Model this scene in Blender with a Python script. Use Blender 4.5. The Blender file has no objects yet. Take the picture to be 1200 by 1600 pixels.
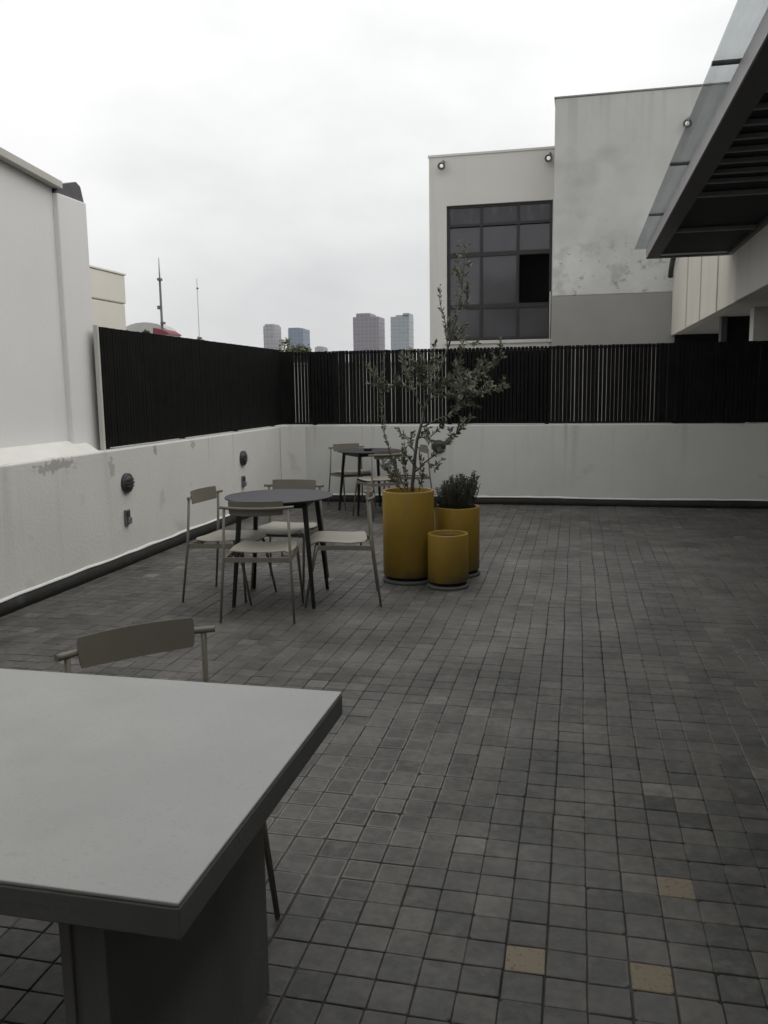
import bpy, bmesh, math, random
from math import radians, sin, cos, pi
from mathutils import Vector, Matrix, noise as mnoise

S = bpy.context.scene
COL = S.collection
random.seed(7)

# ------------------------------------------------------------------ camera
YAW, PITCH, ROLL, FPX, EYE = radians(12.9), radians(8.37), radians(-0.8), 1320.0, 1.5
fw = Vector((-sin(YAW)*cos(PITCH), cos(YAW)*cos(PITCH), -sin(PITCH)))
r0 = Vector((cos(YAW), sin(YAW), 0)); u0 = r0.cross(fw)
rt = cos(ROLL)*r0 + sin(ROLL)*u0
up = -sin(ROLL)*r0 + cos(ROLL)*u0
cam_d = bpy.data.cameras.new('camera')
cam = bpy.data.objects.new('camera', cam_d); COL.objects.link(cam)
cam_d.sensor_fit = 'VERTICAL'; cam_d.sensor_height = 36; cam_d.sensor_width = 27
cam_d.lens = FPX/1600*36
cam_d.clip_start = 0.05; cam_d.clip_end = 6000
m = Matrix((rt, up, -fw)).transposed().to_4x4(); m.translation = (0, 0, EYE)
cam.matrix_world = m
S.camera = cam

# ------------------------------------------------------------------ sky, sun, exposure
SUN_EL, SUN_AZ = radians(52), radians(75)      # azimuth measured from +Y towards +X
w = bpy.data.worlds.new('World'); S.world = w; w.use_nodes = True
nt = w.node_tree; N = nt.nodes; L = nt.links; N.clear()
out = N.new('ShaderNodeOutputWorld')
sky = N.new('ShaderNodeTexSky'); sky.sky_type = 'NISHITA'; sky.sun_disc = False
sky.sun_elevation = SUN_EL; sky.sun_rotation = SUN_AZ
sky.air_density = 1.5; sky.dust_density = 4.0
bg1 = N.new('ShaderNodeBackground'); bg1.inputs[1].default_value = 0.08
L.new(sky.outputs[0], bg1.inputs[0])
tc = N.new('ShaderNodeTexCoord')
mp = N.new('ShaderNodeMapping'); mp.inputs['Scale'].default_value = (1.1, 1.1, 2.4)
mp.inputs['Location'].default_value = (0.35, 0.2, 0.0)
L.new(tc.outputs['Generated'], mp.inputs[0])
nz = N.new('ShaderNodeTexNoise'); nz.inputs['Scale'].default_value = 1.7
nz.inputs['Detail'].default_value = 7; nz.inputs['Roughness'].default_value = 0.55
L.new(mp.outputs[0], nz.inputs[0])
rp = N.new('ShaderNodeValToRGB')
rp.color_ramp.elements[0].position = 0.30; rp.color_ramp.elements[0].color = (0.80, 0.805, 0.805, 1)
rp.color_ramp.elements[1].position = 0.62; rp.color_ramp.elements[1].color = (1.10, 1.10, 1.085, 1)
L.new(nz.outputs[0], rp.inputs[0])
sp = N.new('ShaderNodeSeparateXYZ'); L.new(tc.outputs['Generated'], sp.inputs[0])
er = N.new('ShaderNodeValToRGB')                # an overcast sky is brighter overhead than at the horizon
er.color_ramp.elements[0].position = 0.0; er.color_ramp.elements[0].color = (0.80, 0.80, 0.82, 1)
er.color_ramp.elements[1].position = 0.45; er.color_ramp.elements[1].color = (1.09, 1.09, 1.09, 1)
e_ = er.color_ramp.elements.new(0.15); e_.color = (0.90, 0.90, 0.91, 1)
L.new(sp.outputs[2], er.inputs[0])
mul = N.new('ShaderNodeMixRGB'); mul.blend_type = 'MULTIPLY'; mul.inputs[0].default_value = 1
L.new(rp.outputs[0], mul.inputs[1]); L.new(er.outputs[0], mul.inputs[2])
bg2 = N.new('ShaderNodeBackground'); bg2.inputs[1].default_value = 1.03
L.new(mul.outputs[0], bg2.inputs[0])
mx = N.new('ShaderNodeMixShader'); mx.inputs[0].default_value = 0.93
L.new(bg1.outputs[0], mx.inputs[1]); L.new(bg2.outputs[0], mx.inputs[2])
L.new(mx.outputs[0], out.inputs['Surface'])

sd = bpy.data.lights.new('sun', 'SUN'); sd.energy = 1.0; sd.angle = radians(55); sd.color = (1.0, 0.97, 0.92)
so = bpy.data.objects.new('sun', sd); COL.objects.link(so)
d = -Vector((sin(SUN_AZ)*cos(SUN_EL), cos(SUN_AZ)*cos(SUN_EL), sin(SUN_EL)))
so.rotation_euler = d.to_track_quat('-Z', 'Y').to_euler(); so.location = (-5, 8, 12)

S.view_settings.view_transform = 'Standard'; S.view_settings.look = 'None'
S.view_settings.exposure = 0.0; S.view_settings.gamma = 1.0
S.cycles.max_bounces = 8; S.cycles.transparent_max_bounces = 12

# ------------------------------------------------------------------ helpers
def tag(o, label=None, cat=None, group=None, kind=None):
    if label: o['label'] = label
    if cat: o['category'] = cat
    if group: o['group'] = group
    if kind: o['kind'] = kind
    return o

def thing(name, label, cat, loc=(0, 0, 0), rz=0, group=None):
    o = bpy.data.objects.new(name, None); COL.objects.link(o)
    o.location = loc; o.rotation_euler = (0, 0, rz); o.empty_display_size = 0.1
    return tag(o, label, cat, group)

def copy_tree(o, parent=None):
    c = o.copy(); COL.objects.link(c)
    if parent is not None: c.parent = parent
    for ch in [x for x in bpy.data.objects if x.parent == o and x != c]:
        copy_tree(ch, c)
    return c

class MB:
    """collects simple shapes into one mesh"""
    def __init__(s): s.bm = bmesh.new()
    def box(s, x0, x1, y0, y1, z0, z1, bev=0, M=None):
        b = bmesh.new()
        v = [b.verts.new((x, y, z)) for x in (x0, x1) for y in (y0, y1) for z in (z0, z1)]
        for f in ((0,1,3,2),(4,6,7,5),(0,4,5,1),(2,3,7,6),(0,2,6,4),(1,5,7,3)):
            b.faces.new([v[i] for i in f])
        if bev: bmesh.ops.bevel(b, geom=b.edges[:], offset=bev, segments=2, affect='EDGES', profile=0.5)
        if M is not None: b.transform(M)
        s._join(b); return s
    def _join(s, b):
        me = bpy.data.meshes.new('t'); b.to_mesh(me); b.free(); s.bm.from_mesh(me); bpy.data.meshes.remove(me)
    def prism(s, pts, lo, hi, axis='z'):
        """polygon pts extruded along axis from lo to hi"""
        def P(a, b, t): return {'z': (a, b, t), 'y': (a, t, b), 'x': (t, a, b)}[axis]
        A = [s.bm.verts.new(P(a, b, lo)) for a, b in pts]; B = [s.bm.verts.new(P(a, b, hi)) for a, b in pts]
        n = len(pts); s.bm.faces.new(A); s.bm.faces.new(B[::-1])
        for i in range(n): s.bm.faces.new((A[i], B[i], B[(i+1) % n], A[(i+1) % n]))
        return s
    def tube(s, pts, rad, n=10, cap=True):
        pts = [Vector(p) for p in pts]
        if not hasattr(rad, '__len__'): rad = [rad]*len(pts)
        rings = []; prev = None
        for i, p in enumerate(pts):
            t = (pts[min(i+1, len(pts)-1)] - pts[max(i-1, 0)]).normalized()
            if prev is None:
                a = Vector((0, 0, 1)) if abs(t.z) < 0.9 else Vector((1, 0, 0))
                u = t.cross(a).normalized()
            else: u = (prev - t*prev.dot(t)).normalized()
            prev = u; v = t.cross(u)
            rings.append([s.bm.verts.new(p + rad[i]*(cos(2*pi*k/n)*u + sin(2*pi*k/n)*v)) for k in range(n)])
        for a, b in zip(rings, rings[1:]):
            for k in range(n):
                f = s.bm.faces.new((a[k], a[(k+1) % n], b[(k+1) % n], b[k])); f.smooth = True
        if cap: s.bm.faces.new(rings[0][::-1]); s.bm.faces.new(rings[-1])
        return s
    def lathe(s, prof, n=48, c=(0, 0), sharp=()):
        """profile of (r, z); r = 0 closes"""
        rings = []
        for r, z in prof:
            if r < 1e-6: rings.append([s.bm.verts.new((c[0], c[1], z))])
            else: rings.append([s.bm.verts.new((c[0]+r*cos(2*pi*k/n), c[1]+r*sin(2*pi*k/n), z)) for k in range(n)])
        for i, (a, b) in enumerate(zip(rings, rings[1:])):
            for k in range(n):
                q = [a[k % len(a)], a[(k+1) % len(a)], b[(k+1) % len(b)], b[k % len(b)]]
                q = list(dict.fromkeys(q))
                if len(q) > 2:
                    f = s.bm.faces.new(q); f.smooth = i not in sharp
        return s
    def quad(s, *p):
        s.bm.faces.new([s.bm.verts.new(q) for q in p]); return s
    def build(s, name, mat, parent=None, recalc=True, M=None):
        if M is not None: s.bm.transform(M)
        if recalc: bmesh.ops.recalc_face_normals(s.bm, faces=s.bm.faces[:])
        me = bpy.data.meshes.new(name); s.bm.to_mesh(me); s.bm.free()
        if mat: me.materials.append(mat)
        o = bpy.data.objects.new(name, me); COL.objects.link(o)
        if parent is not None: o.parent = parent
        return o

# ------------------------------------------------------------------ materials
def mat(name, col, rough=0.7, var=0.12, scale=8, bump=0.0, bscale=60, metal=0.0, spec=0.5, stretch=(1, 1, 1), coords='Object'):
    m = bpy.data.materials.new(name); m.use_nodes = True
    nt = m.node_tree; N = nt.nodes; L = nt.links
    p = N['Principled BSDF']
    p.inputs['Roughness'].default_value = rough; p.inputs['Metallic'].default_value = metal
    p.inputs['Specular IOR Level'].default_value = spec
    tc = N.new('ShaderNodeTexCoord'); mp = N.new('ShaderNodeMapping'); mp.inputs['Scale'].default_value = stretch
    L.new(tc.outputs[coords], mp.inputs[0])
    nz = N.new('ShaderNodeTexNoise'); nz.inputs['Scale'].default_value = scale; nz.inputs['Detail'].default_value = 6
    nz.inputs['Roughness'].default_value = 0.6
    L.new(mp.outputs[0], nz.inputs[0])
    rp = N.new('ShaderNodeValToRGB')
    a = [c*(1-var) for c in col]; b = [min(1, c*(1+var)) for c in col]
    rp.color_ramp.elements[0].position = 0.3; rp.color_ramp.elements[0].color = (*a, 1)
    rp.color_ramp.elements[1].position = 0.7; rp.color_ramp.elements[1].color = (*b, 1)
    L.new(nz.outputs[0], rp.inputs[0]); L.new(rp.outputs[0], p.inputs['Base Color'])
    if bump:
        n2 = N.new('ShaderNodeTexNoise'); n2.inputs['Scale'].default_value = bscale; n2.inputs['Detail'].default_value = 4
        L.new(tc.outputs[coords], n2.inputs[0])
        bp = N.new('ShaderNodeBump'); bp.inputs['Strength'].default_value = bump; bp.inputs['Distance'].default_value = 0.01
        L.new(n2.outputs[0], bp.inputs['Height']); L.new(bp.outputs[0], p.inputs['Normal'])
    m['_rp'] = 0
    return m

def mixin(m, col, fac_node_fn, blend='MIX'):
    """lay another colour over the base colour with a factor built by fac_node_fn(N, L, tc)"""
    nt = m.node_tree; N = nt.nodes; L = nt.links
    p = N['Principled BSDF']; src = p.inputs['Base Color'].links[0].from_socket
    tc = next(n for n in N if n.type == 'TEX_COORD')
    mx = N.new('ShaderNodeMixRGB'); mx.blend_type = blend; mx.inputs[2].default_value = (*col, 1)
    L.new(src, mx.inputs[1]); L.new(fac_node_fn(N, L, tc), mx.inputs[0]); L.new(mx.outputs[0], p.inputs['Base Color'])
    return m

def noise_fac(scale, lo, hi, stretch=(1, 1, 1), amt=1.0, loc=(0, 0, 0), detail=5, coords='Object'):
    def f(N, L, tc):
        mp = N.new('ShaderNodeMapping'); mp.inputs['Scale'].default_value = stretch; mp.inputs['Location'].default_value = loc
        L.new(tc.outputs[coords], mp.inputs[0])
        nz = N.new('ShaderNodeTexNoise'); nz.inputs['Scale'].default_value = scale; nz.inputs['Detail'].default_value = detail
        L.new(mp.outputs[0], nz.inputs[0])
        r = N.new('ShaderNodeMapRange'); r.inputs[1].default_value = lo; r.inputs[2].default_value = hi
        r.inputs[3].default_value = 0; r.inputs[4].default_value = amt
        L.new(nz.outputs[0], r.inputs[0]); return r.outputs[0]
    return f

def z_band(f, axis, lo, hi):
    """restrict factor f to the range lo..hi of an object axis (soft edges)"""
    def g(N, L, tc):
        a = f(N, L, tc)
        sp = N.new('ShaderNodeSeparateXYZ'); L.new(tc.outputs['Object'], sp.inputs[0])
        r = N.new('ShaderNodeMapRange'); r.inputs[1].default_value = lo; r.inputs[2].default_value = hi
        r.inputs[3].default_value = 0; r.inputs[4].default_value = 1
        L.new(sp.outputs[axis], r.inputs[0])
        mu = N.new('ShaderNodeMath'); mu.operation = 'MULTIPLY'
        L.new(a, mu.inputs[0]); L.new(r.outputs[0], mu.inputs[1]); return mu.outputs[0]
    return g

def blob_fac(centre, radii, scale=14, amt=1.0, ragged=1.3, lo=1.0, hi=0.75):
    """a ragged patch around a point (peeled paint)"""
    def f(N, L, tc):
        mp = N.new('ShaderNodeMapping'); mp.vector_type = 'POINT'
        mp.inputs['Location'].default_value = tuple(-c/r for c, r in zip(centre, radii))
        mp.inputs['Scale'].default_value = tuple(1/r for r in radii)
        L.new(tc.outputs['Object'], mp.inputs[0])
        ln = N.new('ShaderNodeVectorMath'); ln.operation = 'LENGTH'; L.new(mp.outputs[0], ln.inputs[0])
        nz = N.new('ShaderNodeTexNoise'); nz.inputs['Scale'].default_value = scale; nz.inputs['Detail'].default_value = 5
        L.new(tc.outputs['Object'], nz.inputs[0])
        ad = N.new('ShaderNodeMath'); ad.operation = 'MULTIPLY_ADD'; ad.inputs[1].default_value = ragged*2; ad.inputs[2].default_value = -ragged
        L.new(nz.outputs[0], ad.inputs[0])
        a2 = N.new('ShaderNodeMath'); a2.operation = 'ADD'; L.new(ad.outputs[0], a2.inputs[0]); L.new(ln.outputs['Value'], a2.inputs[1])
        r = N.new('ShaderNodeMapRange'); r.inputs[1].default_value = lo; r.inputs[2].default_value = hi
        r.inputs[3].default_value = 0; r.inputs[4].default_value = amt
        L.new(a2.outputs[0], r.inputs[0]); return r.outputs[0]
    return f

WHITE = (0.695, 0.695, 0.667)
M = {}
# parapets: white emulsion on render, rain streaks, a peeled patch
M['parapet'] = mat('white_render', WHITE, 0.85, 0.05, 1.3, 0.25, 35)
mixin(M['parapet'], (0.40, 0.385, 0.34), z_band(noise_fac(1.0, 0.60, 0.75, (7.0, 7.0, 0.25), 0.33), 2, 0.0, 0.9))
mixin(M['parapet'], (0.33, 0.31, 0.27), z_band(noise_fac(1.0, 0.62, 0.72, (13.0, 13.0, 0.5), 0.38, (3, 1, 0)), 2, 0.55, 1.0))
mixin(M['parapet'], (0.36, 0.34, 0.30), noise_fac(3.2, 0.62, 0.72, (1, 1, 1), 0.35, (5, 2, 1)))
mixin(M['parapet'], (0.31, 0.285, 0.26), blob_fac((-3.8, 5.60, 0.955), (0.4, 0.24, 0.05), 22, 0.6, 1.9))
mixin(M['parapet'], (0.30, 0.28, 0.25), blob_fac((-3.8, 7.15, 0.96), (0.4, 0.04, 0.05), 30, 0.7, 1.2))
mixin(M['parapet'], (0.36, 0.34, 0.31), blob_fac((-3.8, 6.38, 0.86), (0.4, 0.05, 0.09), 25, 0.6, 1.4))
mixin(M['parapet'], (0.36, 0.34, 0.31), blob_fac((-3.8, 7.95, 0.95), (0.4, 0.05, 0.04), 25, 0.6, 1.4))
M['skirting'] = mat('dark_skirting', (0.020, 0.020, 0.019), 0.8, 0.3, 5, 0.3, 40)
mixin(M['skirting'], (0.07, 0.068, 0.065), noise_fac(6, 0.6, 0.72, (1, 1, 1), 0.6))
M['fillet'] = mat('white_fillet', (0.74, 0.735, 0.70), 0.85, 0.06, 5, 0.15, 30)
M['white_wall'] = mat('white_house_paint', (0.80, 0.80, 0.795), 0.85, 0.03, 0.8, 0.15, 25)
mixin(M['white_wall'], (0.62, 0.62, 0.60), noise_fac(1.1, 0.58, 0.75, (2.0, 2.0, 0.35), 0.35))
M['beige_wall'] = mat('beige_render', (0.70, 0.675, 0.61), 0.9, 0.05, 1.0)
mixin(M['beige_wall'], (0.55, 0.53, 0.48), noise_fac(1.0, 0.58, 0.75, (2.5, 2.5, 0.3), 0.4))
M['cream'] = mat('window_house_render', (0.60, 0.59, 0.555), 0.9, 0.04, 0.7, 0.1, 20)
mixin(M['cream'], (0.44, 0.43, 0.40), noise_fac(1.0, 0.56, 0.72, (4, 4, 0.2), 0.35))
M['bare'] = mat('weathered_plaster', (0.47, 0.47, 0.455), 0.9, 0.08, 0.9, 0.2, 14)
mixin(M['bare'], (0.61, 0.615, 0.60), z_band(noise_fac(1.0, 0.40, 0.62, (1, 1, 0.8), 0.85, (2.2, 0, 0.6)), 2, 6.2, 3.9))
mixin(M['bare'], (0.30, 0.30, 0.29), noise_fac(0.9, 0.55, 0.72, (1, 1, 1.1), 0.55, (0.4, 3, 1.7), 10))
mixin(M['bare'], (0.25, 0.25, 0.24), z_band(noise_fac(2.6, 0.56, 0.66, (1, 1, 1.2), 0.42, (7, 3, 2), 12), 2, 5.4, 3.6))
mixin(M['bare'], (0.20, 0.20, 0.19), z_band(noise_fac(9, 0.60, 0.70, (1, 1, 1.2), 0.6, (2, 3, 8), 8), 2, 4.6, 3.9))
mixin(M['bare'], (0.36, 0.36, 0.35), z_band(noise_fac(1.6, 0.50, 0.68, (1, 1, .5), 0.5, (2, 5, 8), 8), 2, 5.9, 6.9))
mixin(M['bare'], (0.33, 0.325, 0.31), z_band(noise_fac(1.0, 0.52, 0.66, (6, 6, 0.12), 0.5, (3, 0, 0)), 2, 5.6, 7.0))
M['greyband'] = mat('grey_band_paint', (0.27, 0.265, 0.255), 0.9, 0.07, 1.2, 0.15, 20)
M['black_metal'] = mat('black_slat_paint', (0.0085, 0.0082, 0.0080), 0.6, 0.35, 6, spec=0.10)
M['black_panel'] = mat('black_backing', (0.008, 0.008, 0.008), 0.8, 0.2, 6, spec=0.1)
M['frame'] = mat('dark_window_frame', (0.012, 0.011, 0.011), 0.5, 0.15, 10)
M['spandrel'] = mat('dusty_spandrel_glass', (0.035, 0.035, 0.042), 0.30, 0.2, 3)
mixin(M['spandrel'], (0.12, 0.12, 0.125), noise_fac(2.2, 0.5, 0.75, (2.5, 1, 0.7), 0.6, (1, 0, 0), 8))
M['pane'] = mat('tinted_glass_painted_reflection', (0.050, 0.051, 0.058), 0.10, 0.30, 0.7, spec=0.6)  # tone drift in the base colour imitates uneven reflections
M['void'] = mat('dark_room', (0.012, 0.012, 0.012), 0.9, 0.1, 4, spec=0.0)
M['panelled'] = mat('panelled_concrete', (0.60, 0.575, 0.50), 0.85, 0.05, 0.8, 0.15, 20)
mixin(M['panelled'], (0.45, 0.435, 0.38), noise_fac(1.0, 0.52, 0.72, (2.5, 2.5, 0.12), 0.45))
M['joint'] = mat('joint_cover_strip', (0.46, 0.44, 0.39), 0.85, 0.1, 2)
M['smooth'] = mat('smooth_render', (0.50, 0.49, 0.465), 0.85, 0.05, 0.7, 0.1, 20)
mixin(M['smooth'], (0.36, 0.35, 0.33), noise_fac(1.0, 0.55, 0.72, (5, 5, 0.3), 0.35))
M['steel'] = mat('dark_grey_steel', (0.05, 0.048, 0.048), 0.45, 0.15, 5, spec=0.4)
M['fascia'] = mat('grey_steel_fascia', (0.30, 0.29, 0.29), 0.45, 0.1, 4, spec=0.5)
M['soffit'] = mat('black_soffit', (0.010, 0.010, 0.011), 0.7, 0.2, 3, spec=0.2)
M['louvre'] = mat('charcoal_louvre', (0.17, 0.17, 0.172), 0.5, 0.1, 6)
M['table'] = mat('pale_concrete_top', (0.365, 0.370, 0.358), 0.5, 0.09, 1.6, 0.08, 120, spec=0.4)
mixin(M['table'], (0.27, 0.27, 0.265), noise_fac(150, 0.60, 0.72, (1, 1, 1), 0.5, (0, 0, 0), 2))
mixin(M['table'], (0.30, 0.30, 0.295), noise_fac(5, 0.52, 0.72, (1, 1, 1), 0.4, (3, 0, 0), 8))
mixin(M['table'], (0.24, 0.24, 0.232), noise_fac(22, 0.70, 0.78, (1, 1, 1), 0.3, (1, 4, 0), 3))
M['table_edge'] = mat('grey_concrete_edge', (0.135, 0.135, 0.13), 0.7, 0.10, 6, 0.15, 80)
M['table_leg'] = mat('grey_concrete_leg', (0.20, 0.20, 0.193), 0.75, 0.10, 3, 0.1, 60)
mixin(M['table_leg'], (0.09, 0.09, 0.088), noise_fac(2.0, 0.5, 0.75, (2, 2, 0.6), 0.5))
M['chair'] = mat('taupe_powder_coat', (0.20, 0.185, 0.155), 0.5, 0.05, 7, spec=0.4)
M['seat'] = mat('greige_seat_paint', (0.33, 0.315, 0.26), 0.5, 0.05, 7, spec=0.4)
M['cafe_top'] = mat('slate_grey_top', (0.050, 0.048, 0.057), 0.6, 0.08, 5, spec=0.3)
M['cafe_leg'] = mat('black_leg', (0.015, 0.015, 0.016), 0.5, 0.1, 9, spec=0.3)
M['yellow'] = mat('mustard_glaze', (0.275, 0.175, 0.021), 0.50, 0.10, 3.5, 0.05, 40, spec=0.35)
mixin(M['yellow'], (0.165, 0.12, 0.035), noise_fac(2.5, 0.5, 0.75, (2, 2, 0.5), 0.55))
mixin(M['yellow'], (0.085, 0.075, 0.055), z_band(noise_fac(7, 0.35, 0.6, (1, 1, 0.7), 0.75), 2, 0.15, 0.055))
mixin(M['yellow'], (0.10, 0.085, 0.055), noise_fac(38, 0.66, 0.74, (1, 1, 0.5), 0.5))
M['soil'] = mat('potting_soil', (0.035, 0.026, 0.018), 0.95, 0.4, 30, 0.9, 60)
M['plinth'] = mat('dark_plinth', (0.012, 0.012, 0.012), 0.8, 0.2, 10)
M['disc'] = mat('grey_base_disc', (0.10, 0.10, 0.10), 0.8, 0.15, 8)
M['lamp'] = mat('dark_grey_cast_metal', (0.045, 0.045, 0.052), 0.5, 0.2, 30, 0.3, 80)
M['socket'] = mat('grey_outlet_box', (0.16, 0.165, 0.18), 0.5, 0.2, 30)
M['socket_dark'] = mat('outlet_hole', (0.03, 0.03, 0.03), 0.6, 0.2, 30)
M['bark'] = mat('olive_bark', (0.11, 0.10, 0.088), 0.9, 0.3, 40, 0.8, 60, stretch=(1, 1, 0.3))
M['flash'] = mat('zinc_flashing', (0.10, 0.10, 0.11), 0.5, 0.2, 5)
M['trim'] = mat('white_roof_trim', (0.55, 0.54, 0.50), 0.8, 0.06, 2)
M['red_roof'] = mat('red_roof_sheet', (0.17, 0.034, 0.044), 0.7, 0.15, 1)
M['mast'] = mat('mast_steel', (0.10, 0.10, 0.12), 0.6, 0.2, 1)
M['mast_pale'] = mat('pale_mast_steel', (0.35, 0.35, 0.36), 0.6, 0.1, 1)
M['house'] = mat('far_white_house', (0.45, 0.45, 0.43), 0.9, 0.1, 0.3)
M['city'] = mat('city_ground', (0.16, 0.16, 0.15), 0.95, 0.4, 0.02)
M['bulb'] = mat('white_lamp_glass', (0.85, 0.85, 0.85), 0.2, 0.02, 5)
M['lampcase'] = mat('grey_floodlight_case', (0.14, 0.13, 0.12), 0.6, 0.15, 12)
p_ = M['bulb'].node_tree.nodes['Principled BSDF']
p_.inputs['Emission Color'].default_value = (1, 0.98, 0.95, 1); p_.inputs['Emission Strength'].default_value = 0.35

def leaf_mat(name, dark, light, scale):
    m = mat(name, dark, 0.6, 0.0, 3, spec=0.35)
    N = m.node_tree.nodes; L = m.node_tree.links; p = N['Principled BSDF']
    at = N.new('ShaderNodeAttribute'); at.attribute_name = 'tint'
    mx = N.new('ShaderNodeMixRGB'); mx.inputs[1].default_value = (*dark, 1); mx.inputs[2].default_value = (*light, 1)
    L.new(at.outputs['Fac'], mx.inputs[0]); L.new(mx.outputs[0], p.inputs['Base Color'])
    return m
M['olive_leaf'] = leaf_mat('olive_leaf', (0.055, 0.063, 0.040), (0.20, 0.21, 0.145), 3)
M['shrub_leaf'] = leaf_mat('rosemary_needle', (0.034, 0.041, 0.032), (0.125, 0.138, 0.108), 3)
M['far_leaf'] = leaf_mat('far_tree_leaf', (0.06, 0.07, 0.035), (0.15, 0.165, 0.085), 3)

# glass for the canopy: thin tinted sheet
g = bpy.data.materials.new('canopy_glass'); g.use_nodes = True
N = g.node_tree.nodes; L = g.node_tree.links; N.clear()
o_ = N.new('ShaderNodeOutputMaterial'); tr = N.new('ShaderNodeBsdfTransparent'); tr.inputs[0].default_value = (0.91, 0.925, 0.93, 1)
gl = N.new('ShaderNodeBsdfGlossy'); gl.inputs['Roughness'].default_value = 0.06; gl.inputs[0].default_value = (0.8, 0.84, 0.86, 1)
df = N.new('ShaderNodeBsdfDiffuse'); df.inputs[0].default_value = (0.30, 0.32, 0.33, 1)
nz = N.new('ShaderNodeTexNoise'); nz.inputs['Scale'].default_value = 2.0
tcg = N.new('ShaderNodeTexCoord'); L.new(tcg.outputs['Object'], nz.inputs[0])
mr = N.new('ShaderNodeMapRange'); mr.inputs[3].default_value = 0.08; mr.inputs[4].default_value = 0.22
L.new(nz.outputs[0], mr.inputs[0])
fr = N.new('ShaderNodeFresnel'); fr.inputs[0].default_value = 1.45
m1 = N.new('ShaderNodeMixShader'); L.new(mr.outputs[0], m1.inputs[0]); L.new(tr.outputs[0], m1.inputs[1]); L.new(df.outputs[0], m1.inputs[2])
m2 = N.new('ShaderNodeMixShader'); fm = N.new('ShaderNodeMath'); fm.operation = 'MULTIPLY'; fm.inputs[1].default_value = 0.35; L.new(fr.outputs[0], fm.inputs[0]); L.new(fm.outputs[0], m2.inputs[0]); L.new(m1.outputs[0], m2.inputs[1]); L.new(gl.outputs[0], m2.inputs[2])
L.new(m2.outputs[0], o_.inputs[0])
M['glass'] = g

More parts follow.
